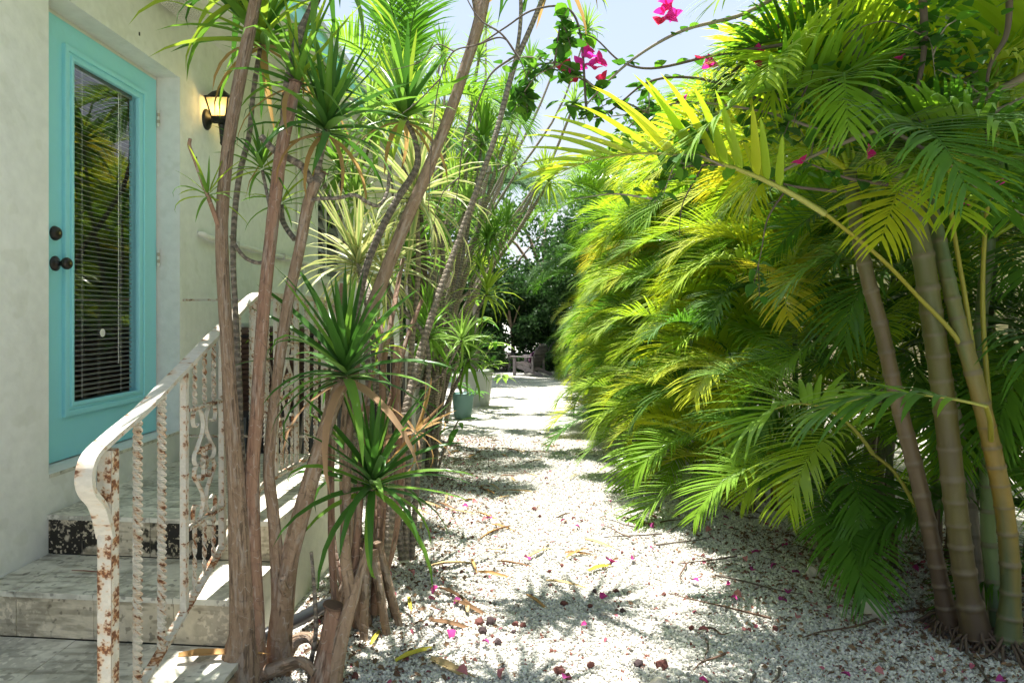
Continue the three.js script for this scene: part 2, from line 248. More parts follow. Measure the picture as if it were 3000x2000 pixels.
{ // entrance door
  const door = groupPart('door', house);
  mesh('door_panel', wallShape([2.975, 3.9, 0.592, 2.605], [[3.15, 3.71, 0.835, 2.45]], 0.045).translate(DX - 0.045, 0, 0), teal, door).userData.label = 'flat teal painted door leaf';
  mesh('moulding', wallShape([3.095, 3.775, 0.785, 2.5], [[3.122, 3.748, 0.812, 2.473]], 0.012, 0.005).translate(DX + 0.001, 0, 0), teal, door);
  mesh('moulding', wallShape([3.122, 3.748, 0.812, 2.473], [[3.14, 3.73, 0.828, 2.457]], 0.004, 0.003).translate(DX + 0.003, 0, 0), teal, door);
  mesh('moulding', wallShape([3.138, 3.732, 0.826, 2.459], [[3.16, 3.7, 0.846, 2.44]], 0.014, 0.006).translate(DX - 0.002, 0, 0), teal, door);
  const pane = new THREE.PlaneGeometry(0.548, 1.6).rotateY(Math.PI / 2).translate(DX - 0.012, 1.6425, -3.43); mesh('glass_pane', pane, clearGlass, door);
  const slatM = std({ color: lin(0.16, 0.16, 0.14), roughness: 0.5 });
  { const g = new Geo(); for (let i = 0; i <= 4; i++) { const t = i / 4 - 0.5, y = t * -0.009, x = t * 0.0135, b = (0.25 - t * t) * 0.008; for (const z of [-0.265, 0.265]) g.v(x + b * 0.5, y + b, z); } for (let i = 0; i < 4; i++) g.q(i * 2, i * 2 + 1, i * 2 + 3, i * 2 + 2); const sg = g.build();
    for (let i = 0; i < 64; i++) { const s = mesh('blind_slat', sg, slatM, door); s.position.set(DX - 0.03, 0.866 + i * 0.0243, -3.43 + 0.002 * Math.sin(i)); s.rotation.x = 0.002 * Math.sin(i * 2.3); } }
  mesh('blind_rail', zb(DX - 0.04, DX - 0.022, 2.425, 2.449, 3.165, 3.695), slatM, door);
  for (const Z of [3.27, 3.59]) mesh('blind_cord', tube([[DX - 0.021, 0.85, -Z], [DX - 0.021, 2.43, -Z]], 0.0012, { rad: 4 }), whitePaint, door);
  mesh('blind_wand', tube([[DX - 0.019, 1.0, -3.565], [DX - 0.019, 2.42, -3.565]], 0.003, { rad: 5 }), whitePaint, door);
  mesh('sticker', new THREE.CylinderGeometry(0.021, 0.021, 0.002, 24).rotateZ(Math.PI / 2).translate(DX - 0.008, 1.165, -3.41), whitePaint, door);
  const lathe = (pts, x, y, Z) => new THREE.LatheGeometry(pts.map((p) => new THREE.Vector2(...p)), 28).rotateZ(-Math.PI / 2).translate(x, y, -Z);
  mesh('knob', lathe([[0, 0], [0.033, 0], [0.034, 0.006], [0.024, 0.014], [0.012, 0.02], [0.0115, 0.034], [0.02, 0.04], [0.027, 0.05], [0.0275, 0.06], [0.021, 0.07], [0.01, 0.073], [0, 0.073]], DX, 1.486, 3.046), bronze, door);
  mesh('keyhole', lathe([[0, 0], [0.006, 0], [0.006, 0.002], [0, 0.002]], DX + 0.0735, 1.486, 3.046), std({ color: lin(0.3, 0.22, 0.1), metalness: 0.8, roughness: 0.4 }), door);
  mesh('deadbolt', lathe([[0, 0], [0.032, 0], [0.033, 0.006], [0.026, 0.02], [0.015, 0.024], [0, 0.025]], DX, 1.622, 3.044), bronze, door);
  mesh('keyhole', lathe([[0, 0], [0.007, 0], [0.007, 0.002], [0, 0.002]], DX + 0.0255, 1.622, 3.044), std({ color: lin(0.35, 0.26, 0.12), metalness: 0.8, roughness: 0.4 }), door);
  const hm = std({ map: rustLight.map, color: lin(0.85, 0.85, 0.8), roughness: 0.6 });
  for (const y of [2.34, 1.535, 0.74]) for (let k = 0; k < 5; k++) mesh('hinge', new THREE.CylinderGeometry(0.008, 0.008, 0.0185, 10).translate(DX + 0.009, y + k * 0.0195 + 0.01, -3.907), k % 2 ? hm : whitePaint, door);
}
mesh('door_frame', wallShape([2.832, 3.923, 0.587, 2.628], [[2.972, 3.905, 0.5875, 2.609]], 0.07).translate(DX - 0.08, 0, 0), whitePaint, house);
{ // far window
  const w = groupPart('window', house); mesh('frame', wallShape([6.602, 7.698, 1.622, 2.548], [[6.65, 7.13, 1.67, 2.5], [7.17, 7.65, 1.67, 2.5]], 0.05).translate(WX - 0.13, 0, 0), whitePaint, w);
  for (const Z of [6.65, 7.17]) for (let i = 0; i < 7; i++) { const p = mesh('louvre_pane', zb(-0.003, 0.003, -0.066, 0.066, Z, Z + 0.48), std({ color: lin(0.05, 0.06, 0.06), roughness: 0.12 }), w); p.position.set(WX - 0.105, 1.73 + i * 0.118, 0); p.rotation.z = 0.35; }
  mesh('sill', zb(WX - 0.12, WX + 0.05, 1.57, 1.615, 6.54, 7.76, 0.006), whitePaint, w);
}
mesh('wall_pipe', tube([[WX, 1.755, -4.15], [WX + 0.03, 1.75, -4.155], [WX + 0.036, 1.74, -4.2], [WX + 0.036, 1.732, -5], [WX + 0.036, 1.725, -9]], 0.017, { rad: 10, seg: 40 }), whitePaint, house).userData.label = 'white pipe running along the stucco wall';
for (const Z of [4.6, 5.5]) mesh('pipe_clip', zb(WX, WX + 0.06, 1.705, 1.755, Z, Z + 0.02), steel, house);
for (const [Z, r] of [[5.95, 0.014], [6.1, 0.011]]) mesh('conduit', tube([[WX + 0.02, 0.2, -Z], [WX + 0.02, 2.95, -Z]], r, { rad: 8 }), whitePaint, house);
mesh('electric_box', zb(WX, WX + 0.09, 0.75, 1.2, 4.62, 4.9, 0.008), std({ color: lin(0.42, 0.44, 0.42), roughness: 0.5 }), house);
{ // vent under the soffit
  const v = groupPart('vent', house), x0 = -1.95, x1 = -1.8, Z0 = 3.56, Z1 = 3.86;
  mesh('vent_hood', wallShape([Z0, Z1, 0, 0.07], [[Z0 + 0.006, Z1 - 0.006, -0.01, 0.064]].slice(1), x1 - x0).translate(x0, 2.945, 0), whitePaint, v);
  mesh('vent_shade', zb(x0 + 0.008, x1 - 0.008, 2.941, 2.944, Z0 + 0.008, Z1 - 0.008), blackMetal, v);
  for (let i = 0; i <= 8; i++) mesh('grille_bar', zb(x0 + 0.004 + i * 0.0172, x0 + 0.008 + i * 0.0172, 2.932, 2.938, Z0, Z1), whitePaint, v);
  for (let i = 0; i <= 15; i++) mesh('grille_bar', zb(x0, x1, 2.933, 2.9395, Z0 + i * 0.0197, Z0 + 0.004 + i * 0.0197), whitePaint, v);
}
{ // wall lantern, lit
  const L = thing('wall_lantern', 'lit black carriage lantern on white wall beside teal door', 'lantern', [WX, 2.48, -4.25]);
  const turned = (p, s = 20) => new THREE.LatheGeometry(p.map((q) => new THREE.Vector2(...q)), s);
  mesh('backplate', turned([[0, 0], [0.056, 0], [0.058, 0.008], [0.05, 0.018], [0.03, 0.024], [0.022, 0.036], [0, 0.038]], 28).rotateZ(-Math.PI / 2).scale(1, 1.15, 0.9), blackMetal, L);
  mesh('arm', tube([[0.02, 0, 0], [0.07, -0.012, 0], [0.1, -0.005, 0]], [0.016, 0.014, 0.016]), blackMetal, L);
  const cx = 0.1, sq = (p) => turned(p, 4).rotateY(Math.PI / 4).translate(cx, 0, 0);
  mesh('tail', turned([[0, -0.165], [0.006, -0.16], [0.011, -0.148], [0.009, -0.135], [0.016, -0.05], [0.02, -0.04], [0.02, -0.028], [0, -0.02]], 12).translate(cx, 0, 0), blackMetal, L);
  mesh('base_tray', sq([[0, -0.03], [0.05, -0.02], [0.066, 0], [0.066, 0.012], [0, 0.012]]), blackMetal, L);
  mesh('roof_cap', sq([[0.108, 0.118], [0.112, 0.126], [0.088, 0.134], [0.06, 0.162], [0.03, 0.178], [0.018, 0.18], [0.015, 0.19], [0.011, 0.2], [0.002, 0.228], [0, 0.228]]), blackMetal, L);
  const gl = std({ color: lin(0.9, 0.74, 0.4), roughness: 0.6, transmission: 0.9, thickness: 0 });
  for (let k = 0; k < 4; k++) {
    const a = k * Math.PI / 2, c = Math.cos(a), s = Math.sin(a), rot = (x, z) => [cx + x * c - z * s, x * s + z * c], g = new Geo(), lo = 0.043, hi = 0.07;
    for (const [x, y, z] of [[lo, 0.012, -lo], [lo, 0.012, lo], [hi, 0.118, hi], [hi, 0.118, -hi]]) { const [X, Z] = rot(x, z); g.v(X, y, Z); } g.q(0, 1, 2, 3); mesh('glass_pane', g.build(), gl, L);
    const [ax, az] = rot(lo + 0.002, lo + 0.002), [bx, bz] = rot(hi + 0.002, hi + 0.002); mesh('cage_bar', tube([[ax, 0.01, az], [bx, 0.12, bz]], 0.0055, { rad: 6 }), blackMetal, L);
  }
  mesh('bulb', turned([[0, 0.02], [0.012, 0.022], [0.014, 0.04], [0.026, 0.062], [0.027, 0.075], [0.018, 0.09], [0, 0.096]], 16).translate(cx, 0, 0), std({ color: lin(1, 0.9, 0.6), emissive: lin(1, 0.8, 0.4), emissiveIntensity: 0.55 }), L);
  const pl = new THREE.PointLight(new THREE.Color().setRGB(1, 0.78, 0.42), 0.05, 6); pl.name = 'lantern_light'; pl.position.set(cx, 0.07, 0); pl.castShadow = true; L.add(pl);
}

// ---------------------------------------------------------------- entrance steps
const frontZ = (z0) => (x) => z0 - 0.085 * (x + 1.5);
{
  const st = thing('entrance_steps', 'mouldy pale stone steps and landing below the teal door', 'steps');
  const XS = [-1.984, -1.835, -1.535, -1.235, -1.0], gap = 0.0022;
  const quad = (xa, xb, fa, fb) => [[xa, -fa(xa)], [xb, -fa(xb)], [xb, -fb(xb)], [xa, -fb(xa)]];
  const K = (z) => () => z, fp = frontZ(2.78), fs = frontZ(2.41), back = K(4.1);
  const ins = (f, d) => (x) => f(x) + d;
  mesh('core', prism(quad(-1.984, -1.012, ins(fp, 0.03), back), -0.3, 0.395), grout, st); mesh('core', prism(quad(-1.984, -1.012, ins(fs, 0.03), ins(fp, 0.03)), -0.3, 0.229), grout, st);
  mesh('side_face', prism(quad(-1.011, -1.002, ins(fp, 0.004), back), -0.3, 0.397), sidePaint, st); mesh('side_face', prism(quad(-1.011, -1.002, ins(fs, 0.004), ins(fp, 0.004)), -0.3, 0.231), sidePaint, st);
  mesh('side_face', prism(quad(-1.984, -1.002, K(4.1), K(4.11)), -0.3, 0.397), sidePaint, st);
  const tread = (fa, fb, y, nz) => { for (let i = 0; i < 4; i++) for (let j = 0; j < nz; j++) { const a = (x) => mix(fa(x), fb(x), j / nz) + (j ? gap : 0), b = (x) => mix(fa(x), fb(x), (j + 1) / nz); const t = mesh('tread_tile', prism(quad(XS[i] + (i ? gap : 0), XS[i + 1] + (i === 3 ? 0.006 : 0), a, b), y - 0.02, y - 0.0006 * ((i * 7 + j * 3) % 3)), treadStone, st); } };
  const riser = (f, y0, y1, mats) => { for (let i = 0; i < 4; i++) mesh('riser_tile', prism(quad(XS[i] + (i ? gap : 0), XS[i + 1], ins(f, 0.006 + 0.0006 * (i % 2)), ins(f, 0.028)), y0, y1), mats[i], st); };
  tread(fp, back, 0.42, 4); riser(fp, 0.258, 0.3985, [mouldStone, mouldStone, mouldStone, riserStone]);
  tread(fs, ins(fp, 0.004), 0.255, 1); riser(fs, 0.092, 0.2335, [riserStone, riserStone, riserStone, riserStone]);
  for (const [a, b] of [[2.832, 3.04], [3.04, 3.34], [3.34, 3.64], [3.64, 3.92]]) { mesh('sill_riser', zb(-2.1, -1.987, 0.421, 0.5665, a + gap, b), riserStone, st); mesh('sill_tile', zb(-2.18, -1.983, 0.5685, 0.5845, a + gap, b), treadStone, st); }
  const sl = [K(0.9), K(1.5), K(2.0), ins(fs, 0.0)];
  mesh('core', prism([[-1.984, -0.9], [-0.96, -0.9], [-0.96, -2.36], [-1.984, -2.44]], -0.3, 0.07), grout, st);
  const XL = [-1.984, -1.6, -1.25, -0.95];
  for (let i = 0; i < 3; i++) for (let j = 0; j < 3; j++) mesh('paving_slab', prism(quad(XL[i] + gap, XL[i + 1], (x) => sl[j](x) + gap, sl[j + 1]), 0.071, 0.09 - 0.0008 * ((i + j) % 2)), stoneSlab(i + j), st);
  function stoneSlab() { return treadStone; }
}

// ---------------------------------------------------------------- wrought iron railing
{
  const R = thing('stair_railing', 'rusty white wrought iron railing with scroll panels along steps', 'railing'), X = -1.1;
  const railY = (Z) => 0.905 + (clamp(Z, 1.79, 2.8) - 1.79) * 0.435, botY = (Z) => (Z < 2.78 ? 0.115 + (Z - 1.79) * 0.42 : 0.525);
  const pts = [[X, 0.665, -1.786], [X, 0.7, -1.776], [X, 0.757, -1.752], [X, 0.81, -1.706], [X, 0.85, -1.7], [X, 0.89, -1.72], [X, 0.925, -1.8]];
  for (let Z = 1.95; Z < 2.72; Z += 0.15) pts.push([X, railY(Z), -Z]); pts.push([X, 1.335, -2.8], [X, 1.343, -2.9]); for (let Z = 3.1; Z < 4; Z += 0.2) pts.push([X, 1.343, -Z]); pts.push([X, 1.343, -3.97]);
  mesh('handrail', ribbon(pts, 0.045, 0.014, [1, 0, 0], 110), rustTop, R); mesh('handrail_channel', ribbon(pts.slice(6).map(([x, y, z]) => [x, y - 0.012, z]), 0.018, 0.01, [1, 0, 0], 60), rustMid, R);
  const bp = []; for (let Z = 1.5; Z <= 2.76; Z += 0.14) bp.push([X, botY(Z), -Z]); bp.push([X, 0.525, -2.82], [X, 0.525, -3.4], [X, 0.525, -3.97]);
  mesh('bottom_rail', ribbon(bp, 0.028, 0.012, [1, 0, 0], 60), rustHeavy, R);
  mesh('handrail', ribbon([[X, 1.343, -3.96], [-1.5, 1.343, -3.965], [-1.984, 1.343, -3.97]], 0.028, 0.012, [0, 0, 1], 6), rustLight, R); mesh('bottom_rail', ribbon([[X, 0.545, -3.96], [-1.5, 0.547, -3.965], [-1.984, 0.547, -3.97]], 0.026, 0.01, [0, 0, 1], 6), rustMid, R);
  const post = (Z, w, y0, y1, m, x = X) => mesh('post', box(x - w / 2, x + w / 2, y0, y1, -Z - w / 2, -Z + w / 2, w * 0.14), m, R);
  post(1.796, 0.04, 0.09, railY(1.8) - 0.012, rustHeavy); post(2.204, 0.022, botY(2.2), railY(2.204) - 0.012, rustLight); post(2.486, 0.022, botY(2.486), railY(2.486) - 0.012, rustLight);
  post(2.8, 0.028, 0.42, 1.33, rustMid); post(3.03, 0.02, 0.525, 1.33, rustLight); post(3.31, 0.02, 0.525, 1.33, rustLight); post(3.78, 0.034, 0.42, 1.33, rustLight); post(3.97, 0.03, 0.42, 1.33, rustMid);
  function twisted(Z, y0, y1, w, turns, m, flat = 1, x = X) {
    const g = new Geo(), n = Math.max(10, Math.round(turns * 10)); for (let i = 0; i <= n; i++) { const t = i / n, a = t * turns * TAU, y = mix(y0, y1, t); for (let j = 0; j < 4; j++) { const b = a + j * Math.PI / 2 + Math.PI / 4, dx = Math.cos(j * Math.PI / 2 + Math.PI / 4) * w * 0.7, dz = Math.sin(j * Math.PI / 2 + Math.PI / 4) * w * 0.7 * flat; g.v(x + dx * Math.cos(a) - dz * Math.sin(a), y, -Z + dx * Math.sin(a) + dz * Math.cos(a), j * w, y); } }
    for (let i = 0; i < n; i++) for (let j = 0; j < 4; j++) g.q(i * 4 + j, i * 4 + (j + 1) % 4, (i + 1) * 4 + (j + 1) % 4, (i + 1) * 4 + j); mesh('baluster', g.build(true), m, R);
  }
  for (const Z of [1.935, 2.066, 2.62]) twisted(Z, botY(Z), railY(Z) - 0.01, 0.02, 10, rustLight);
  for (const Z of [2.92, 3.46, 3.62]) twisted(Z, 0.53, 1.332, 0.018, 10, Z > 3.5 ? rustMid : rustLight);
  for (const x of [-1.25, -1.42, -1.59, -1.76]) twisted(3.966, 0.55, 1.34, 0.013, 8, rustLight, 1, x);
  function panel(Za, Zb, yt, yb, lean) {
    const zc = (Za + Zb) / 2, w = Zb - Za, yc = (yt + yb) / 2, sy = (yt - yb) / 0.39, sz = w / 0.28, f = (z, y) => [X, yc + y * sy, -(zc + z * sz)];
    for (const y of [yt, yb]) mesh('crossbar', ribbon([[X, y, -Za], [X, y, -zc], [X, y, -Zb]], 0.02, 0.01, [1, 0, 0], 4), rustHeavy, R);
    for (const z of [-0.07, 0, 0.07]) { const Z = zc + z * sz; twisted(Z, yt, railY(Z) - 0.01, 0.016, 3.2, rustMid, 0.4); twisted(Z, botY(Z), yb, 0.015, 2.2, rustMid, 0.4); }
    for (const s of [-1, 1]) for (const v of [-1, 1]) {
      mesh('scroll', ribbon([[0.05, 0.14], [0.068, 0.132], [0.082, 0.15], [0.078, 0.178], [0.055, 0.19], [0.028, 0.178], [0.01, 0.14], [0.014, 0.11], [0.045, 0.066], [0.074, 0.032], [0.068, 0.008], [0.03, -0.004], [0.004, 0.004]].map(([z, y]) => f(s * z, v * y)), 0.014, 0.005, [1, 0, 0], 60), v > 0 ? rustLight : rustMid, R);
      mesh('scroll', ribbon([[0.004, 0.005], [0.006, 0.03], [0.014, 0.05], [0.03, 0.056], [0.04, 0.046], [0.034, 0.036]].map(([z, y]) => f(s * z, v * y)), 0.014, 0.005, [1, 0, 0], 24), rustHeavy, R);
    }
    mesh('collar', box(X - 0.01, X + 0.01, yc - 0.02, yc + 0.02, -zc - 0.013, -zc + 0.013, 0.004), rustHeavy, R);
  }
  panel(2.204, 2.486, 0.94, 0.55); panel(3.03, 3.31, 1.12, 0.72);
}

// ---------------------------------------------------------------- equipment and furniture
{
  const a = thing('air_conditioner', 'brown louvred condenser unit behind the railing', 'air conditioner', [-1.62, groundY(-4.7), -4.75]), br = std({ color: lin(0.075, 0.04, 0.028), roughness: 0.55 }), gy = std({ color: lin(0.1, 0.105, 0.11), roughness: 0.5 });
  mesh('base', box(-0.36, 0.36, 0, 0.1, -0.36, 0.36, 0.01), std({ color: lin(0.3, 0.3, 0.28) }), a); mesh('cabinet', box(-0.3, 0.3, 0.1, 1.22, -0.3, 0.3, 0.015), std({ color: lin(0.03, 0.028, 0.028), roughness: 0.7 }), a);
  for (let i = 0; i < 14; i++) { const s = mesh('louvre', box(-0.32, 0.32, -0.012, 0.012, -0.02, 0.006), br, a); s.position.set(0, 0.72 + i * 0.034, 0.315); s.rotation.x = 0.5; const r = mesh('louvre', box(-0.006, 0.02, -0.012, 0.012, -0.3, 0.3), br, a); r.position.set(0.315, 0.72 + i * 0.034, 0); r.rotation.z = -0.5; }
  for (let i = 0; i < 13; i++) { mesh('fin', box(-0.3 + i * 0.0485, -0.28 + i * 0.0485, 0.12, 0.66, 0.3, 0.325), gy, a); mesh('fin', box(0.3, 0.325, 0.12, 0.66, -0.3 + i * 0.0485, -0.28 + i * 0.0485), gy, a); }
  mesh('lid', box(-0.33, 0.33, 1.2, 1.25, -0.33, 0.33, 0.015), br, a);
}
{
  const a = thing('air_conditioner', 'pale grey condenser unit with white lid behind thin dracaena stems', 'air conditioner', [-1.28, groundY(-5.7) + 0.04, -5.75]), cm = std({ color: lin(0.46, 0.46, 0.41), roughness: 0.5 });
  mesh('pad', box(-0.45, 0.45, -0.1, 0.08, -0.45, 0.45, 0.01), std({ color: lin(0.4, 0.4, 0.37) }), a); mesh('coil', box(-0.37, 0.37, 0.08, 1.0, -0.37, 0.37), std({ color: lin(0.035, 0.035, 0.035), roughness: 0.8 }), a);
  for (const [x, z] of [[-1, -1], [1, -1], [1, 1], [-1, 1]]) mesh('corner_post', box(x * 0.4 - 0.04, x * 0.4 + 0.04, 0.08, 1.0, z * 0.4 - 0.04, z * 0.4 + 0.04, 0.01), cm, a);
  mesh('front_panel', box(-0.36, 0.1, 0.09, 0.99, 0.38, 0.4), cm, a);
  for (let i = 0; i < 22; i++) { mesh('guard_wire', box(0.395, 0.4, 0.09, 0.99, -0.35 + i * 0.033, -0.345 + i * 0.033), cm, a); if (i < 8) mesh('guard_wire', box(0.11 + i * 0.033, 0.115 + i * 0.033, 0.09, 0.99, 0.395, 0.4), cm, a); }
  for (let i = 0; i < 6; i++) mesh('guard_rail', box(0.4, 0.405, 0.2 + i * 0.145, 0.212 + i * 0.145, -0.36, 0.36), cm, a);
  mesh('lid', box(-0.46, 0.46, 1.0, 1.06, -0.46, 0.46, 0.02), std({ color: lin(0.72, 0.71, 0.66), roughness: 0.45 }), a);
}
// black drain hose along the landing wall
tag(mesh('drain_hose', tube([[-.806, -.021, -3.088], [-.841, 0.018, -2.888], [-.884, 0.044, -2.707], [-.931, 0.071, -2.536], [-.988, 0.058, -2.455], [-1.01, 0.056, -2.385], [-1.006, 0.031, -2.285], [-1.001, -.01, -2.185]], 0.026, { rad: 12, seg: 60 }), blackPlastic), 'black plastic drain hose behind the thick dracaena roots', 'hose');
// adirondack chairs
function adirondack(label, pos, turn, group) {
  const c = thing('adirondack_chair', label, 'chair', pos, group); c.rotation.y = turn;                                 // sits facing +z
  const bar = (name, x0, x1, y0, y1, z0, z1, rot) => { const m = mesh(name, box(x0, x1, y0, y1, z0, z1, 0.006), wood, c); if (rot) { m.position.set(0, rot[1], rot[2]); m.rotation.x = rot[0]; } return m; };
  for (const s of [-1, 1]) {
    bar('front_leg', s * 0.31 - 0.02, s * 0.31 + 0.02, 0, 0.54, 0.3, 0.4); bar('armrest', s * 0.34 - 0.07, s * 0.34 + 0.07, 0.54, 0.565, -0.32, 0.46);
    { const S = new THREE.Shape(); S.moveTo(0.4, 0.36); S.lineTo(0.42, 0.24); S.lineTo(0.1, 0.16); S.lineTo(-0.5, 0); S.lineTo(-0.62, 0); S.quadraticCurveTo(-0.6, 0.09, -0.45, 0.11); S.lineTo(-0.1, 0.24); S.closePath(); const g = new THREE.ExtrudeGeometry(S, { depth: 0.03, bevelEnabled: false }).rotateY(-Math.PI / 2).translate(s * 0.27 + 0.015, 0, 0); mesh('side_rail', uvMetres(g), wood, c); }
    bar('back_leg', s * 0.31 - 0.02, s * 0.31 + 0.02, 0.1, 0.55, -0.32, -0.25);
  }
  for (let i = 0; i < 5; i++) bar('seat_slat', -0.28, 0.28, -0.01, 0.01, -0.045, 0.045, [0.22, 0.365 - i * 0.024, 0.36 - i * 0.105]);
  const H = [0.66, 0.74, 0.78, 0.79, 0.78, 0.74, 0.66];
  H.forEach((h, i) => { const k = i - 3, S = new THREE.Shape(); S.moveTo(-0.036, 0); S.lineTo(0.036, 0); S.lineTo(0.04, h - 0.03); S.quadraticCurveTo(0.03, h, 0, h + 0.005); S.quadraticCurveTo(-0.03, h, -0.04, h - 0.03); S.closePath(); const m = mesh('back_slat', uvMetres(new THREE.ExtrudeGeometry(S, { depth: 0.018, bevelEnabled: false })), wood, c); m.position.set(k * 0.083, 0.22, -0.16); m.rotation.set(-0.42, 0, -k * 0.022, 'XYZ'); });
  for (const [y, z] of [[0.3, -0.22], [0.56, -0.335], [0.78, -0.43]]) bar('back_brace', -0.3, 0.3, y - 0.03, y + 0.03, z - 0.012, z + 0.012);
  return c;
}
{
  const p = [0.233, -.504, -20.283]; const c1 = adirondack('weathered grey slatted garden chair with purple cushion at path end', p, -2.15);
  adirondack('grey slatted garden chair half hidden behind the cushioned one', [0.626, -.504, -22.356], -1.9);
  adirondack('grey slatted garden chair behind the potted plant leaves', [-.658, -.504, -21.918], 1.3);
  const cu = mesh('cushion', new THREE.SphereGeometry(1, 20, 14), std({ map: tex(128, (u, v) => { const d = (u * 5 % 1 - 0.5) ** 2 + (v * 4 % 1 - 0.5) ** 2; return d < 0.07 ? [150, 120, 140] : [74, 36, 62]; }), roughness: 0.9 })); tag(cu, 'purple patterned cushion on the cushioned garden chair', 'cushion'); cu.scale.set(0.2, 0.2, 0.08); cu.rotation.set(-0.42, -2.15, 0, 'YXZ'); cu.position.set(0, 0.53, -0.1).applyEuler(new THREE.Euler(0, -2.15, 0)).add(V(p));
  const t = thing('side_table', 'low grey slatted table left of the cushioned chair', 'table', [-.199, -.504, -22.062]); for (const [x, z] of [[-1, -1], [1, -1], [1, 1], [-1, 1]]) mesh('leg', box(x * 0.4 - 0.03, x * 0.4 + 0.03, 0, 0.5, z * 0.25 - 0.03, z * 0.25 + 0.03), wood, t); for (let i = 0; i < 5; i++) mesh('slat', box(-0.45, 0.45, 0.5, 0.525, -0.29 + i * 0.118, -0.18 + i * 0.118), wood, t); for (const z of [-0.25, 0.25]) mesh('stretcher', box(-0.4, 0.4, 0.08, 0.12, z - 0.02, z + 0.02), wood, t);
}
// pots
function pot(name, label, pos, r, h, col, ribs) {
  const g = thing(name, label, 'pot', pos), m = std({ color: col, roughness: 0.55 }), prof = [[0, 0], [r * 0.72, 0], [r * 0.75, 0.01], [r * 0.93, h * 0.8], [r * 0.95, h * 0.86], [r * 0.99, h * 0.87], [r, h * 0.9], [r * 0.985, h * 0.93], [r * 1.04, h * 0.94], [r * 1.05, h], [r * 0.97, h], [r * 0.9, h * 0.85], [0, h * 0.84]];
  const L = new THREE.LatheGeometry(prof.map((p) => new THREE.Vector2(...p)), 48); if (ribs) { const p = L.attributes.position; for (let i = 0; i < p.count; i++) { const a = Math.atan2(p.getZ(i), p.getX(i)), y = p.getY(i) / h; if (y > 0.02 && y < 0.8) { const k = 1 + 0.03 * Math.cos(a * 24); p.setX(i, p.getX(i) * k); p.setZ(i, p.getZ(i) * k); } } L.computeVertexNormals(); }
  mesh('shell', L, m, g); mesh('soil', new THREE.CylinderGeometry(r * 0.9, r * 0.9, 0.01, 24).translate(0, h * 0.85, 0), std({ color: lin(0.03, 0.022, 0.015), roughness: 1 }), g); return g;
}
pot('plant_pot', 'round green plastic plant pot at the path edge', [-.855, -.219, -9.813], 0.165, 0.36, lin(0.09, 0.19, 0.17), false);
pot('barrel_planter', 'large pale grey ribbed planter behind the green pot', [-.761, -.267, -11.523], 0.27, 0.6, lin(0.42, 0.44, 0.42), true);

// ---------------------------------------------------------------- plant builders
// one strap leaf along +z, upper side +y; v-folded, arching down by `droop` radians
function blade(len, wid, droop, o = {}) {
  const n = o.seg || 6, g = new Geo(); let y = 0, z = 0, th = 0; const fold = o.fold ?? 0.22, tw = o.twist || 0, cols = o.cols;
  for (let i = 0; i <= n; i++) {
    const s = i / n, w = wid * 0.5 * (o.prof ? o.prof(s) : Math.min(1, 0.55 + s * 2.5) * Math.pow(1 - s, 0.55) * 1.25), a = tw * s;
    const row = cols ? [-1, -0.45, 0, 0.45, 1] : [-1, 0, 1];
    for (const k of row) { const lx = k * w, ly = Math.abs(k) * w * fold * 2; g.v(lx * Math.cos(a) - ly * Math.sin(a), y + (ly * Math.cos(a) + lx * Math.sin(a)) * Math.cos(th), z + ly * Math.sin(th), (k + 1) / 2, s, cols ? cols(k, s) : undefined); }
    th = droop * Math.pow((i + 1) / n, o.pow || 1.4); y -= Math.sin(th) * len / n; z += Math.cos(th) * len / n;
  }
  const m = cols ? 5 : 3; for (let i = 0; i < n; i++) for (let j = 0; j < m - 1; j++) g.q(i * m + j, (i + 1) * m + j, (i + 1) * m + j + 1, i * m + j + 1);
  return g.build();
}
const strap = [0.05, 0.35, 0.7, 1.15].map((d, i) => blade(1, 0.074, d, { twist: [0.1, -0.25, 0.3, -0.2][i] }));
const kinked = [blade(1, 0.074, 2.0, { pow: 3.2, twist: 0.5, seg: 8 }), blade(1, 0.07, 1.6, { pow: 5, twist: -0.6, seg: 8 })];
const strapCols = (k, s) => (Math.abs(k) > 0.7 ? [0.62, 0.56, 0.24] : Math.abs(k) > 0.2 ? [0.4, 0.46, 0.14] : [0.17, 0.28, 0.06]);
const strapVar = [0.1, 0.5, 0.9, 1.4].map((d, i) => blade(1, 0.058, d, { twist: [0.1, -0.25, 0.3, -0.2][i], cols: strapCols }));
function leafAngles(i, n, full) { const t = (i + rr(-0.3, 0.3)) / n; return { t, phi: i * 2.39996 + rr(-0.2, 0.2), inc: mix(full, 6 * D, Math.pow(clamp(t), 0.8)) + rr(-0.1, 0.1) }; }
// crown of strap leaves whose leaves are separate pieces
function rosette(parent, pos, n, len, mats, o = {}) {
  const r = groupPart('rosette', parent, pos); if (o.tilt) r.rotation.set(...o.tilt);
  const S = o.shapes || strap;
  for (let i = 0; i < n; i++) {
    const { t, phi, inc } = leafAngles(i, n, (o.full || 112) * D), m = mesh('leaf', S[Math.min(3, Math.floor(clamp(inc / (115 * D) * 4 + rr(-0.8, 0.8), 0, 3.9)))], t < 0.09 && o.dry ? o.dry : pick(mats), r); if (!o.shapes && inc > 0.7 && rnd() < 0.1) m.geometry = pick(kinked);
    m.rotation.set(-(Math.PI / 2 - inc), phi, rr(-0.25, 0.25), 'YXZ'); m.position.set(Math.sin(phi) * 0.008, (t - 0.5) * len * 0.2, Math.cos(phi) * 0.008);
    const L = len * rr(0.75, 1.08) * (t > 0.85 ? 0.8 : 1); m.scale.set(L * (o.wide || 1), L, L);
  }
  return r;
}
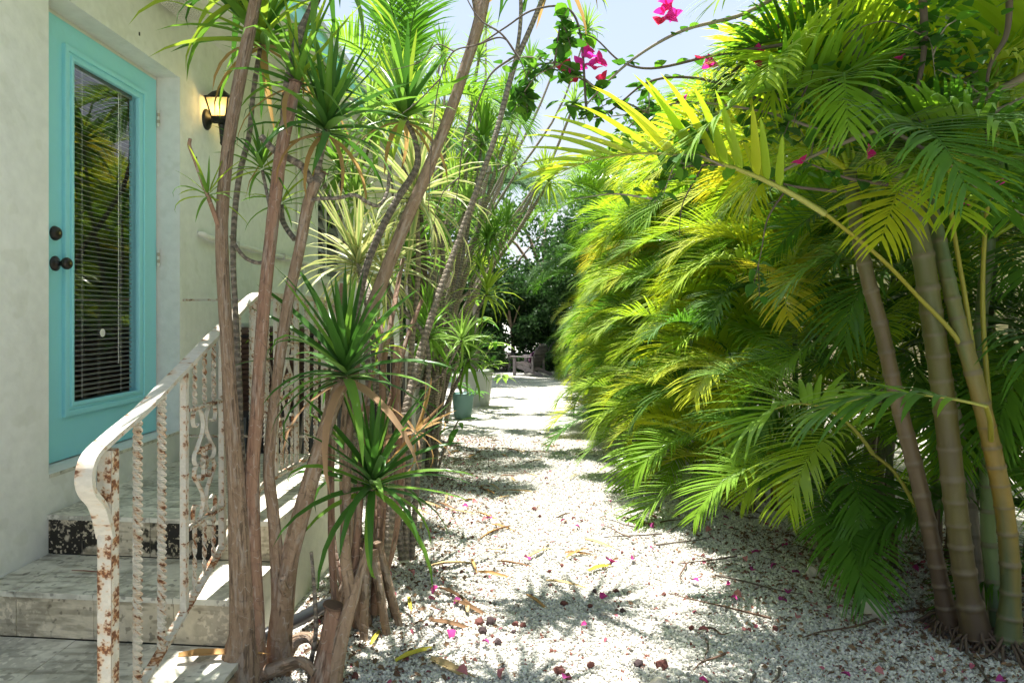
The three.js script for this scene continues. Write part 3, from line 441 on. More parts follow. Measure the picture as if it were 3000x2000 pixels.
function place(geo, pos, euler, scale) { const g = geo.clone(), m = new THREE.Matrix4().compose(V(pos), new THREE.Quaternion().setFromEuler(euler), new THREE.Vector3(scale, scale, scale)); return g.applyMatrix4(m); }
// far crowns: the leaves joined, in a few variants of unit leaf length
const crownLo = [0.2, 0.6, 1.0, 1.4].map((d) => blade(1, 0.075, d, { seg: 3 })), crownVarLo = [0.2, 0.6, 1.0, 1.5].map((d) => blade(1, 0.06, d, { seg: 4, cols: strapCols }));
function crown(n, full, S = crownLo) { const a = []; for (let i = 0; i < n; i++) { const { t, phi, inc } = leafAngles(i, n, full * D); a.push(place(S[Math.min(3, Math.floor(clamp(inc / (115 * D) * 4 + rr(-0.8, 0.8), 0, 3.9)))], [0, (t - 0.5) * 0.2, 0], new THREE.Euler(-(Math.PI / 2 - inc), phi, rr(-0.3, 0.3), 'YXZ'), rr(0.75, 1.05))); } return mergeGeometries(a); }
const crowns = [crown(46, 118), crown(40, 105), crown(52, 125), crown(34, 95)], crownsVar = [crown(56, 128, crownVarLo), crown(50, 120, crownVarLo)];
const barkBumpy = (k) => { const s = rnd() * 50; return (a, l) => 1 + k * (fbm(a / TAU + s, l * 0.6 + s, 8, 3, 400) - 0.5); };
const slim = (r) => r * (r < 0.045 ? 0.8 : 0.8 + (r - 0.045) * 4);
const trunkTube = (pts, r, o = {}) => tube(pts, Array.isArray(r) ? r.map(slim) : slim(r), { rad: 10, shape: barkBumpy(0.35), ...o });
// a dracaena seen from some way off: stems fan out of one base and end in crowns
function dracaena(name, label, base, heads, o = {}) {
  const d = thing(name, label, o.cat || 'dracaena', base, o.group || 'dracaenas along the house');
  heads.forEach(([hx, hy, hz, L], i) => {
    const a = rr(0, TAU), b = o.r0 || 0.06, h = [hx, hy, hz], j = () => rr(-1, 1) * hy * 0.035, st = o.bark || barkGrey, r = (o.rad || 0.02) * rr(0.75, 1.2);
    mesh('stem', trunkTube([[Math.cos(a) * b, -0.1, Math.sin(a) * b], [mix(0, hx, 0.12) + Math.cos(a) * b + j() * 0.5, hy * 0.25, mix(0, hz, 0.12) + Math.sin(a) * b], [mix(0, hx, 0.4) + j(), hy * 0.55, mix(0, hz, 0.4) + j()], [mix(0, hx, 0.75) + j(), hy * 0.8, mix(0, hz, 0.75) + j()], h], [r * 1.5, r * 1.1, r, r * 0.8, r * 0.55], { rad: 7, seg: 14 }), st, d);
    const c = mesh('rosette', o.var ? pick(crownsVar) : pick(crowns), o.var ? dracVar : pick(o.mats || [dracB, dracC, dracFar]), d); c.position.set(...h); c.rotation.set(rr(-0.25, 0.25), rnd() * 6, rr(-0.25, 0.25)); c.scale.setScalar(L * rr(0.9, 1.1));
    if (rnd() < (o.side ?? 0.6)) { const t = rr(0.5, 0.8), p = [hx * t * 0.8, hy * rr(0.6, 0.85), hz * t * 0.8], e = [p[0] + rr(-0.35, 0.35), p[1] + rr(0.1, 0.5), p[2] + rr(-0.3, 0.3)]; mesh('stem', trunkTube([p, [mix(p[0], e[0], 0.6), mix(p[1], e[1], 0.3), mix(p[2], e[2], 0.6)], e], [r * 0.6, r * 0.5, r * 0.4], { rad: 6, seg: 8 }), st, d); const c2 = mesh('rosette', o.var ? pick(crownsVar) : pick(crowns), o.var ? dracVar : pick(o.mats || [dracB, dracC, dracFar]), d); c2.position.set(...e); c2.rotation.set(rr(-0.4, 0.4), rnd() * 6, rr(-0.4, 0.4)); c2.scale.setScalar(L * rr(0.6, 0.95)); }
  });
  return d;
}
// feather frond: rachis rises at elev, bends over; leaflets hang from both sides
function frondParts(elev, bend, L, o = {}) {
  const pairs = o.pairs || 40, N = 24, c = []; let y = 0, z = 0; for (let i = 0; i <= N; i++) { const s = i / N, e = elev - bend * Math.pow(s, 1.35); c.push([y, z, e]); y += Math.sin(e) * L / N; z += Math.cos(e) * L / N; }
  const at = (s) => { const f = clamp(s) * N, k = Math.min(N - 1, Math.floor(f)), t = f - k; return [mix(c[k][0], c[k + 1][0], t), mix(c[k][1], c[k + 1][1], t), mix(c[k][2], c[k + 1][2], t)]; };
  const rp = []; for (let i = 0; i <= 8; i++) { const [yy, zz] = at(i / 8); rp.push([0, yy, zz]); }
  const rachis = tube(rp, rp.map((_, i) => 0.0115 * L * (1 - i / 9)), { rad: 5, seg: 12, cap: false }), leaflets = [];
  for (let i = 0; i < pairs; i++) for (const s of [-1, 1]) {
    const t = (i + 0.5 + rr(-0.3, 0.3)) / pairs, q = 0.16 + 0.84 * t, [py, pz, e] = at(q), a = mix(28, 62, t) * D + rr(-0.09, 0.09), lift = mix(0.5, 0.12, t) * (o.vee ?? 1) + rr(-0.12, 0.12), ll = (o.leaf || 0.42) * L * Math.pow(Math.sin(Math.PI * (0.12 + 0.83 * t)), 0.65) * rr(0.88, 1.08), w = (o.wid || 0.026) * (0.6 + 0.4 * Math.sin(Math.PI * t));
    const tg = new THREE.Vector3(0, Math.sin(e), Math.cos(e)), nr = new THREE.Vector3(0, Math.cos(e), -Math.sin(e)), sd = new THREE.Vector3(s, 0, 0);
    let dir = sd.multiplyScalar(Math.cos(a)).addScaledVector(tg, Math.sin(a)).addScaledVector(nr, lift).normalize(), pos = new THREE.Vector3(0, py, pz);
    const g = new Geo(), n = o.seg || 4, fold = o.fold || 0, droop = (o.droop ?? 1.1) * rr(0.75, 1.25), up = nr.clone();
    for (let k = 0; k <= n; k++) {
      const u = k / n, ww = w * L * Math.pow(1 - u, 0.6) * Math.min(1, 0.45 + u * 3) * 0.62, side = new THREE.Vector3().crossVectors(dir, up).normalize(), nn = new THREE.Vector3().crossVectors(side, dir);
      const v = (m, f) => g.v(pos.x + side.x * m * ww + nn.x * f, pos.y + side.y * m * ww + nn.y * f, pos.z + side.z * m * ww + nn.z * f, m, u);
      if (k === n) v(0, 0); else if (fold) { v(-1, fold * ww); v(0, 0); v(1, fold * ww); } else { v(-1, 0); v(1, 0); }
      pos = pos.clone().addScaledVector(dir, ll / n); dir = dir.clone(); dir.y -= droop * (0.25 + u) / n; dir.normalize();
    }
    const m = fold ? 3 : 2; for (let k = 0; k < n - 1; k++) for (let j = 0; j < m - 1; j++) g.q(k * m + j, (k + 1) * m + j, (k + 1) * m + j + 1, k * m + j + 1);
    for (let j = 0; j < m - 1; j++) g.t((n - 1) * m + j, n * m, (n - 1) * m + j + 1); leaflets.push(g.build());
  }
  return { rachis, leaflets };
}
function frondGeo(...a) { const f = frondParts(...a); return mergeGeometries([f.rachis, ...f.leaflets]); }
const FR = [[82, 105, 1.1], [68, 110, 1], [52, 95, 1], [36, 95, 0.9], [18, 70, 0.9], [60, 140, 1.1]].flatMap(([e, b, d], k) => [0, 1].map((j) => frondGeo(e * D, (b + j * 12) * D, 1, { pairs: 48, droop: d + j * 0.3, leaf: 0.3 + 0.05 * j, wid: 0.016 })));
const FRBIG = [[80, 120], [55, 115], [35, 100], [15, 75]].map(([e, b]) => frondGeo(e * D, b * D, 1, { pairs: 60, droop: 1.3, leaf: 0.34, wid: 0.015 }));
function canePath(h, lx, lz, x = 0, z = 0) { return [[x, -0.06, z], [x + lx * 0.15, h * 0.3, z + lz * 0.15], [x + lx * 0.5, h * 0.65, z + lz * 0.5], [x + lx, h, z + lz]]; }
// ringed palm stem: old part brown, middle ochre, young part green, a scar ring every few centimetres
function caneGeo(pts, r0, r1, o = {}) {
  const step = o.step || 0.11, low = o.low || [0.068, 0.043, 0.025], mid = o.mid || [0.085, 0.073, 0.012], top = o.top || [0.075, 0.11, 0.035], seg = o.seg || 50, ph = rnd();
  return tube(pts, pts.map((_, i) => mix(r0, r1, i / (pts.length - 1))), { rad: o.rad || 12, seg, shape: (a, l) => { const f = (l / step + ph + 0.3 * Math.sin(l * 9 + ph * 9) + 3) % 1; return 1 + (f < 0.12 ? 0.09 : 0) - 0.02 * Math.sin(f * Math.PI) + (l < 0.16 ? (0.16 - l) * 2.2 : 0); }, color: (a, l, t) => { const f = (l / step + ph + 0.3 * Math.sin(l * 9 + ph * 9) + 3) % 1, n = fbm(a / TAU + ph, l * 0.7, 6, 4, 500), s = clamp(t * (o.age || 1.3) + (n - 0.5) * 0.5), c = s < 0.45 ? low.map((v, i) => mix(v, mid[i], s / 0.45)) : mid.map((v, i) => mix(v, top[i], clamp((s - 0.45) / 0.45))), k = f < 0.14 ? 0.5 : 0.82 + n * 0.36; return f < 0.14 ? [mix(c[0], 0.2, 0.5) * 0.75, mix(c[1], 0.16, 0.5) * 0.75, mix(c[2], 0.1, 0.5) * 0.75] : c.map((v) => v * k); } });
}
const caneShared = [0, 1, 2].map((k) => caneGeo(canePath(1, [0.06, -0.05, 0.02][k], [0.03, 0.05, -0.06][k]), 0.022, 0.016, { seg: 30, rad: 7, step: 0.08 }));
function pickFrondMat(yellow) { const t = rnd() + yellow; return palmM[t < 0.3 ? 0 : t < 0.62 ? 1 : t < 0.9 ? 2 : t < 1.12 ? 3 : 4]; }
// clustering palm: canes of many heights, each topped by arching fronds
function areca(name, label, base, canes, o = {}) {
  const p = thing(name, label, 'palm', base, o.group);
  for (const [cx, cz, h, n, L] of canes) {
    const lx = clamp(cx, -0.5, 0.3) * rr(0.5, 1.1), lz = cz * rr(0.5, 1.1), k = mesh('cane', pick(caneShared), caneM, p); k.position.set(cx, 0, cz); k.scale.set(1, h, 1); k.rotation.set(lz * 0.3, 0, -lx * 0.3); k.updateMatrix();
    const top = new THREE.Vector3(0, 1, 0).applyMatrix4(k.matrix), y0 = rnd() * 6;
    for (let i = 0; i < n; i++) {
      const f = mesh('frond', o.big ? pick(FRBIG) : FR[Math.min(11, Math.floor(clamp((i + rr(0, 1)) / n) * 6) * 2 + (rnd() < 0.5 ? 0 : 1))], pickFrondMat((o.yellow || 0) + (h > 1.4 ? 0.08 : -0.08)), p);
      let yaw = y0 + i * 2.4; if (o.face !== undefined && Math.cos(yaw - o.face) < -0.2 && rnd() < 0.85) yaw = o.face + rr(-1.7, 1.7);
      f.position.copy(top).y -= i * 0.02; f.rotation.set(0, yaw, rr(-0.25, 0.25), 'YXZ'); f.scale.setScalar(L * rr(0.82, 1.15));
    }
  }
  return p;
}
// broadleaf crown of many small leaves in uneven clumps
const oval = (s) => Math.sin(Math.PI * Math.pow(clamp(s * 0.97 + 0.03), 0.75));
function leafCloud(n, clumps, size, seg = 2) {
  const g = new Geo(), v = new THREE.Vector3(), a = new THREE.Vector3(), b = new THREE.Vector3();
  for (let i = 0; i < n; i++) {
    const c = pick(clumps), th = rnd() * TAU, u = rr(-1, 1), R = c[3] * Math.pow(rnd(), 0.42), w = Math.sqrt(1 - u * u); v.set(c[0] + Math.cos(th) * w * R, c[1] + u * R * 0.75, c[2] + Math.sin(th) * w * R);
    a.set(rr(-1, 1), rr(-0.9, 0.25), rr(-1, 1)).normalize(); b.set(rr(-1, 1), rr(-0.3, 0.3), rr(-1, 1)).cross(a).normalize(); const s = size * rr(0.6, 1.3), hw = s * 0.27, m = g.v(v.x, v.y, v.z);
    g.v(v.x + a.x * s * 0.5 + b.x * hw, v.y + a.y * s * 0.5 + b.y * hw, v.z + a.z * s * 0.5 + b.z * hw); g.v(v.x + a.x * s, v.y + a.y * s, v.z + a.z * s); g.v(v.x + a.x * s * 0.5 - b.x * hw, v.y + a.y * s * 0.5 - b.y * hw, v.z + a.z * s * 0.5 - b.z * hw); g.t(m, m + 1, m + 2); g.t(m, m + 2, m + 3);
  }
  return g.build();
}
function broadTree(name, label, base, h, R, n, size, mat, o = {}) {
  const t = thing(name, label, o.cat || 'tree', base, o.group), clumps = []; mesh('trunk', trunkTube([[0, -0.1, 0], [rr(-0.1, 0.1) * h * 0.2, h * 0.3, 0], [rr(-0.1, 0.1) * h * 0.4, h * 0.62, rr(-0.2, 0.2)]], [h * 0.03, h * 0.022, h * 0.015], { rad: 9 }), bark, t);
  for (let i = 0; i < (o.clumps || 14); i++) { const a = rnd() * TAU, q = Math.sqrt(rnd()) * R, y = h * rr(o.low ?? 0.4, 1) - q * q / R * 0.25, c = [Math.cos(a) * q, y, Math.sin(a) * q, R * rr(0.28, 0.5)]; clumps.push(c); if (i < 8) mesh('limb', tube([[0, h * rr(0.25, 0.5), 0], [c[0] * 0.4, mix(h * 0.45, c[1], 0.5), c[2] * 0.4], [c[0], c[1], c[2]]], [h * 0.012, h * 0.008, h * 0.003], { rad: 5, seg: 8 }), bark, t); }
  mesh('crown', leafCloud(n, clumps, size), mat, t); return t;
}

// ---------------------------------------------------------------- near dracaenas
{
  const A = thing('dracaena', 'nearest dracaena clump with thick brown trunks before the railing', 'dracaena', null, 'dracaenas along the house');
  const T = (pts, r, m, o) => mesh('trunk', trunkTube(pts, r, o), m, A);
  T([[-.983, -.055, -2.326], [-.965, 0.051, -2.326], [-.957, 0.168, -2.326], [-.958, 0.347, -2.316], [-.966, 0.583, -2.306], [-.976, 0.817, -2.296], [-.987, 1.049, -2.285], [-1.006, 1.336, -2.285], [-1.012, 1.566, -2.285], [-.999, 1.799, -2.295], [-.97, 2.036, -2.316], [-.934, 2.266, -2.336], [-.903, 2.448, -2.347]], [0.1, 0.075, 0.052, 0.046, 0.04, 0.033, 0.028, 0.026, 0.025, 0.025, 0.025, 0.024, 0.023], bark, { rad: 14, shape: ((s) => (a, l) => 1 + 0.28 * (fbm(a / TAU + s, l * 0.5, 8, 3, 411) - 0.5) + 0.07 * Math.cos(a * 3 + l * 2))(0.3) });
  T([[-.926, -.054, -2.346], [-.923, 0.123, -2.346], [-.926, 0.339, -2.336], [-.927, 0.577, -2.326], [-.92, 0.755, -2.316], [-.902, 0.931, -2.307], [-.887, 1.163, -2.307], [-.871, 1.396, -2.317], [-.854, 1.632, -2.337], [-.832, 1.848, -2.358], [-.799, 2.068, -2.388]], [0.06, 0.045, 0.036, 0.032, 0.03, 0.028, 0.027, 0.027, 0.027, 0.027, 0.026], barkRed, { rad: 12 });
  mesh('cut_end', new THREE.CylinderGeometry(0.024, 0.027, 0.006, 14).rotateZ(-0.25).translate(...[-.797, 2.073, -2.388]), cutWood, A);
  T([[-.869, 1.655, -2.407], [-.86, 1.803, -2.417], [-.851, 1.939, -2.428], [-.839, 2.089, -2.438], [-.809, 2.257, -2.458], [-.756, 2.406, -2.489], [-.706, 2.544, -2.49]], [0.02, 0.024, 0.024, 0.023, 0.02, 0.019, 0.018], barkGrey);
  T([[-.847, -.075, -2.408], [-.854, 0.094, -2.407], [-.865, 0.312, -2.407], [-.876, 0.56, -2.387], [-.893, 0.704, -2.387], [-.882, 0.86, -2.387], [-.858, 1.064, -2.387], [-.825, 1.304, -2.398], [-.786, 1.498, -2.408], [-.765, 1.633, -2.419], [-.742, 1.726, -2.429]], [0.055, 0.042, 0.03, 0.025, 0.024, 0.024, 0.024, 0.024, 0.024, 0.026, 0.026], bark, { rad: 12 });
  T([[-.742, 1.72, -2.429], [-.729, 1.746, -2.439], [-.719, 1.767, -2.449]], [0.024, 0.021, 0.02], barkGrey); mesh('cut_end', new THREE.CylinderGeometry(0.02, 0.02, 0.005, 12).rotateZ(-0.5).translate(...[-.718, 1.769, -2.45]), cutWood, A);
  T([[-.747, 1.714, -2.429], [-.759, 1.74, -2.419], [-.78, 1.779, -2.409], [-.816, 1.801, -2.388], [-.863, 1.825, -2.367], [-.905, 1.872, -2.347]], [0.022, 0.018, 0.017, 0.015, 0.0145, 0.014], barkGrey);
  T([[-.738, 1.732, -2.429], [-.728, 1.801, -2.439], [-.718, 1.865, -2.45], [-.711, 1.923, -2.46]], [0.016, 0.014, 0.013, 0.012], barkGrey, { rad: 8 });
  T([[-.765, 1.655, -2.419], [-.723, 1.663, -2.399], [-.651, 1.666, -2.401], [-.6, 1.684, -2.441], [-.569, 1.666, -2.492], [-.535, 1.662, -2.542], [-.515, 1.722, -2.593], [-.508, 1.826, -2.613]], 0.0085, barkGrey, { rad: 7 });
  T([[-.984, 0.543, -2.446], [-1.011, 0.727, -2.445], [-1.032, 1.033, -2.465], [-1.052, 1.281, -2.484], [-1.06, 1.456, -2.484], [-1.061, 1.634, -2.504], [-1.05, 1.79, -2.525], [-1.026, 1.922, -2.545], [-1.019, 2.082, -2.565], [-1.011, 2.192, -2.585], [-1.002, 2.298, -2.605]], [0.018, 0.016, 0.015, 0.014, 0.0135, 0.013, 0.013, 0.013, 0.012, 0.012, 0.011], barkGrey);
  T([[-1.012, 1.509, -2.285], [-1.024, 1.575, -2.265], [-1.039, 1.64, -2.245], [-1.06, 1.706, -2.234], [-1.077, 1.765, -2.224], [-1.089, 1.808, -2.214], [-1.086, 1.829, -2.214]], [0.011, 0.0095, 0.009, 0.0085, 0.008, 0.008, 0.007], barkRed, { rad: 7 });
  T([[-.871, 1.565, -2.367], [-.888, 1.628, -2.387], [-.906, 1.702, -2.397], [-.922, 1.764, -2.406]], [0.008, 0.007, 0.007, 0.007], barkGrey, { rad: 7 });
  T([[-1.033, 1.534, -2.405], [-1.025, 1.5, -2.425], [-.992, 1.457, -2.435], [-.943, 1.44, -2.436], [-.894, 1.458, -2.437]], 0.0085, barkGrey, { rad: 7 });
  T([[-.808, 1.522, -2.408], [-.849, 1.564, -2.448], [-.88, 1.606, -2.487], [-.885, 1.656, -2.487]], [0.012, 0.012, 0.013, 0.013], barkGrey, { rad: 7 });
  T([[-.881, -.074, -2.427], [-.86, 0.138, -2.417], [-.837, 0.324, -2.408], [-.801, 0.482, -2.408], [-.756, 0.651, -2.409], [-.714, 0.796, -2.41], [-.678, 0.916, -2.42], [-.639, 1.022, -2.431]], [0.055, 0.05, 0.043, 0.041, 0.039, 0.036, 0.034, 0.03], bark, { rad: 12 });
  T([[-.828, 0.272, -2.388], [-.831, 0.321, -2.348], [-.818, 0.356, -2.318]], [0.02, 0.018, 0.014], bark);
  for (const r of [[[690, 2010, 2.3], [640, 2020, 2.2], [590, 2060, 2.12]], [[760, 1985, 2.34], [830, 1955, 2.3], [885, 1945, 2.27], [920, 1975, 2.25]], [[830, 1930, 2.42], [865, 1880, 2.45], [905, 1872, 2.42], [925, 1900, 2.36]]]) { const q = r.map(([a, b, c]) => { const k = c / 2000; return [(a - 1530) * k, Math.max(0.015, 1.25 - (b - 925) * k), -c]; }); mesh('root', trunkTube(q, q.map((_, i) => 0.034 * (1 - i * 0.16)), { rad: 9 }), bark, A); }
  const dk = [dracA, dracA, dracB], li = [dracA, dracB, dracB, dracC];
  rosette(A, [-.632, 1.055, -2.431], 54, 0.43, dk, { dry: dracTan, tilt: [0.05, 0, 0.06] });
  rosette(A, [-.71, 1.938, -2.46], 58, 0.38, dk, { tilt: [0.1, 0, -0.12], dry: dracDry });
  rosette(A, [-.923, 1.779, -2.406], 26, 0.2, li); rosette(A, [-1.042, 1.656, -2.245], 17, 0.155, [dracB, dracC]);
  rosette(A, [-.998, 2.315, -2.605], 56, 0.4, li, { tilt: [0, 0, 0.1], dry: dracDry }); rosette(A, [-.71, 2.525, -2.49], 50, 0.42, li, { tilt: [0.1, 0, -0.1] }); rosette(A, [-.885, 1.669, -2.487], 18, 0.2, [dracB, dracC]); rosette(A, [-.802, 2.088, -2.418], 24, 0.33, li, { dry: dracDry });
  rosette(A, [-1.058, 2.455, -2.534], 40, 0.42, [dracB, dracC, dracA], { tilt: [-0.2, 0, 0.25] });
}
{
  const B = thing('dracaena', 'low forked dracaena with sawn stump at the gravel edge', 'dracaena', null, 'dracaenas along the house'), T = (pts, r, m, o) => mesh('trunk', trunkTube(pts, r, o), m, B);
  T([[-.684, -.066, -2.25], [-.667, 0.036, -2.27], [-.653, 0.135, -2.3], [-.647, 0.2, -2.311], [-.647, 0.256, -2.321]], [0.06, 0.05, 0.045, 0.042, 0.038], barkRed, { rad: 12 }); mesh('cut_end', new THREE.CylinderGeometry(0.036, 0.038, 0.006, 14).rotateZ(-0.3).translate(...[-.644, 0.262, -2.321]), cutWood, B);
  T([[-.641, -.038, -2.261], [-.624, 0.099, -2.281], [-.601, 0.205, -2.301], [-.579, 0.291, -2.332], [-.566, 0.347, -2.352], [-.544, 0.443, -2.382], [-.538, 0.554, -2.412], [-.536, 0.631, -2.432]], [0.045, 0.036, 0.033, 0.03, 0.02, 0.0155, 0.0145, 0.014], bark, { rad: 10 });
  T([[-.585, 0.285, -2.331], [-.611, 0.406, -2.351], [-.619, 0.56, -2.391], [-.625, 0.791, -2.441], [-.619, 0.969, -2.491], [-.612, 1.142, -2.541]], [0.028, 0.024, 0.021, 0.019, 0.018, 0.016], bark); T([[-.599, 0.288, -2.351], [-.588, 0.416, -2.391], [-.583, 0.573, -2.432], [-.585, 0.748, -2.472], [-.58, 0.912, -2.542]], [0.022, 0.018, 0.016, 0.015, 0.014], barkRed);
  T([[-.719, -.055, -2.289], [-.721, 0.049, -2.309], [-.705, 0.172, -2.32], [-.712, 0.285, -2.33], [-.727, 0.438, -2.339]], [0.011, 0.01, 0.0095, 0.009, 0.007], barkGrey, { rad: 7 });
  T([[-.643, -.077, -2.351], [-.643, 0.054, -2.371], [-.659, 0.191, -2.41], [-.686, 0.371, -2.45], [-.702, 0.594, -2.49], [-.727, 0.836, -2.539], [-.738, 1.035, -2.589]], [0.026, 0.02, 0.017, 0.0155, 0.015, 0.014, 0.013], barkRed);
  rosette(B, [-.534, 0.656, -2.432], 50, 0.4, [dracA, dracA, dracB], { dry: dracB, tilt: [0.1, 0, -0.05] });
}
{
  const C = thing('dracaena', 'dracaena with many slender stems leaning right over the gravel', 'dracaena', null, 'dracaenas along the house'), T = (pts, r, m, o) => mesh('trunk', trunkTube(pts, r, { rad: 9, ...o }), m, C);
  T([[-.658, -.017, -2.79], [-.707, 0.305, -2.79], [-.725, 0.655, -2.789], [-.707, 0.935, -2.79], [-.678, 1.128, -2.79], [-.615, 1.285, -2.791], [-.512, 1.567, -2.813], [-.42, 1.799, -2.844], [-.331, 2.035, -2.875], [-.241, 2.323, -2.917], [-.184, 2.526, -2.948], [-.135, 2.757, -2.998]], [0.05, 0.036, 0.034, 0.034, 0.034, 0.034, 0.032, 0.031, 0.03, 0.03, 0.033, 0.02], bark, { rad: 12 });
  T([[-.184, 2.511, -2.948], [-.2, 2.609, -2.967], [-.225, 2.728, -2.997]], [0.026, 0.022, 0.02], bark); mesh('cut_end', new THREE.CylinderGeometry(0.02, 0.02, 0.006, 12).translate(...[-.225, 2.731, -2.997]), cutWood, C);
  T([[-.648, -.025, -2.841], [-.696, 0.271, -2.89], [-.718, 0.706, -2.89], [-.723, 1.139, -2.939], [-.693, 1.39, -2.94], [-.628, 1.582, -2.941], [-.547, 1.768, -2.992], [-.462, 1.91, -2.993], [-.472, 2.022, -2.993], [-.516, 2.12, -2.993]], [0.034, 0.025, 0.022, 0.021, 0.021, 0.021, 0.02, 0.018, 0.015, 0.013], barkGrey);
  T([[-.645, -.04, -2.891], [-.6, 0.237, -2.991], [-.573, 0.514, -3.092], [-.552, 0.789, -3.192], [-.503, 1.032, -3.293], [-.405, 1.383, -3.394], [-.304, 1.696, -3.496], [-.213, 1.969, -3.547], [-.144, 2.191, -3.598], [-.041, 2.606, -3.7], [0.056, 2.853, -3.751], [0.156, 3.122, -3.803]], [0.032, 0.027, 0.026, 0.025, 0.024, 0.022, 0.02, 0.02, 0.019, 0.019, 0.018, 0.016], barkPale);
  for (const [q, r] of [[[[-.644, 0.004, -2.791], [-.65, 0.416, -2.891], [-.667, 0.762, -2.99], [-.694, 1.136, -3.04], [-.697, 1.32, -3.09], [-.843, 1.512, -3.488]], 0.018], [[[-.624, 0.003, -2.841], [-.618, 0.388, -2.991], [-.613, 0.678, -3.041], [-.635, 0.979, -3.091], [-.611, 1.242, -3.191], [-.612, 1.539, -3.491]], 0.019], [[[-.645, -.033, -2.891], [-.579, 0.282, -3.042], [-.555, 0.622, -3.092], [-.573, 0.855, -3.092], [-.575, 1.108, -3.142]], 0.028], [[[-.667, 0.006, -2.77], [-.777, 0.217, -2.839], [-.809, 0.416, -2.888], [-.819, 0.771, -2.938], [-.81, 1.137, -2.988], [-.808, 1.395, -3.038]], 0.014], [[[-.638, -.026, -2.891], [-.645, 0.237, -2.991], [-.674, 0.514, -3.09], [-.608, 0.89, -3.191], [-.561, 1.126, -3.292], [-.501, 1.327, -3.393]], 0.017], [[[-.663, 0.002, -2.81], [-.703, 0.416, -2.89], [-.702, 0.837, -2.99], [-.625, 1.136, -3.041], [-.648, 1.242, -3.091]], 0.012]]) T(q, q.map((_, i) => r * (1.35 - i * 0.13)), pick([bark, barkRed, barkGrey]));
  for (let i = 0; i < 9; i++) { const a = i * 0.7, x = -0.645 + Math.cos(a) * 0.05, z = -2.8 + Math.sin(a) * 0.05; mesh('root', trunkTube([[x, 0.22 + rnd() * 0.1, z], [x + Math.cos(a) * 0.06, 0.08, z + Math.sin(a) * 0.06], [x + Math.cos(a) * 0.09, -0.03, z + Math.sin(a) * 0.09]], [0.026, 0.022, 0.02], { rad: 7 }), bark, C); }
  rosette(C, [-.519, 2.135, -2.993], 56, 0.4, [dracA, dracB, dracB, dracC], { tilt: [0.1, 0, -0.1], dry: dracDry }); rosette(C, [-.648, 1.115, -3.091], 20, 0.2, [dracB, dracC]);
  rosette(C, [0.167, 3.216, -3.803], 52, 0.46, [dracB, dracC, dracA], { dry: dracDry }); rosette(C, [-.123, 2.922, -2.998], 50, 0.42, [dracB, dracC, dracA], { tilt: [0, 0, -0.2] });
  T([[-.041, 2.606, -3.7], [-.009, 2.859, -3.72], [-.019, 3.153, -3.75], [-.057, 3.425, -3.8]], [0.014, 0.013, 0.012, 0.011], barkPale); rosette(C, [-.061, 3.463, -3.8], 46, 0.42, [dracB, dracC]);
  const tan = rosette(C, [-.472, 0.744, -2.993], 18, 0.25, [dracTan, dracDry], { full: 150, tilt: [0.3, 0, -0.8] }); tan.userData.label = 'withered tan leaves';
}
{
  const v = thing('variegated_dracaena', 'cream striped dracaena behind the slender stems', 'dracaena', null, 'dracaenas along the house'), T = (pts, r, m) => mesh('trunk', trunkTube(pts, r, { rad: 9 }), m, v);
  T([[-.612, -.001, -3.491], [-.674, 0.407, -3.54], [-.72, 0.845, -3.59], [-.774, 1.187, -3.589], [-.864, 1.493, -3.587]], [0.028, 0.022, 0.02, 0.018, 0.015], barkGrey); T([[-.595, -.001, -3.491], [-.603, 0.395, -3.591], [-.619, 0.922, -3.741], [-.587, 1.491, -3.842], [-.604, 1.903, -3.891]], [0.028, 0.022, 0.02, 0.018, 0.015], barkPale); T([[-.569, -.001, -3.492], [-.54, 0.575, -3.592], [-.518, 1.111, -3.693], [-.703, 1.352, -3.69], [-.758, 1.481, -3.689]], [0.02, 0.018, 0.016, 0.012, 0.011], barkGrey);
  rosette(v, [-.868, 1.529, -3.587], 58, 0.47, [dracVar], { shapes: strapVar, full: 120 }); rosette(v, [-.604, 1.942, -3.891], 64, 0.56, [dracVar], { shapes: strapVar, full: 122 }); rosette(v, [-.749, 1.5, -3.689], 46, 0.42, [dracVar], { shapes: strapVar, full: 125 });
}
// the row goes on behind them
const rowD = (n, label, base, heads, o) => dracaena(n, label, base, heads, o);
rowD('dracaena', 'bushy green dracaena rising above the pale grey condenser', [-0.95, groundY(-4.6), -4.6], [[-0.25, 2.3, 0.1, 0.42], [0.1, 2.75, -0.1, 0.42], [0.35, 1.2, 0.2, 0.34], [-0.5, 2.9, -0.2, 0.42], [0.2, 1.7, 0.1, 0.34]], { rad: 0.022 });
rowD('dracaena', 'dracaena with low green crowns beside the dark trunk', [-0.85, groundY(-5.9), -5.9], [[0.05, 1.25, 0.3, 0.4], [0.4, 1.0, 0.2, 0.36], [0.1, 2.2, 0, 0.4], [-0.4, 3.2, 0, 0.42], [0.5, 2.9, -0.1, 0.42], [0.55, 1.55, 0.1, 0.36]], { rad: 0.022 });
rowD('dracaena', 'tall dracaena with fluted woody base left of the green pot', [-1.0, groundY(-7.6), -7.6], [[0.2, 3.4, 0.2, 0.46], [0.9, 3.6, 0, 0.42], [-0.3, 4.2, 0.3, 0.46], [0.5, 4.4, -0.3, 0.42], [1.3, 2.9, 0, 0.4], [-0.1, 2.4, 0.4, 0.42], [0.7, 2.3, 0.2, 0.38]], { rad: 0.032, r0: 0.12, bark: barkPale, side: 1 });
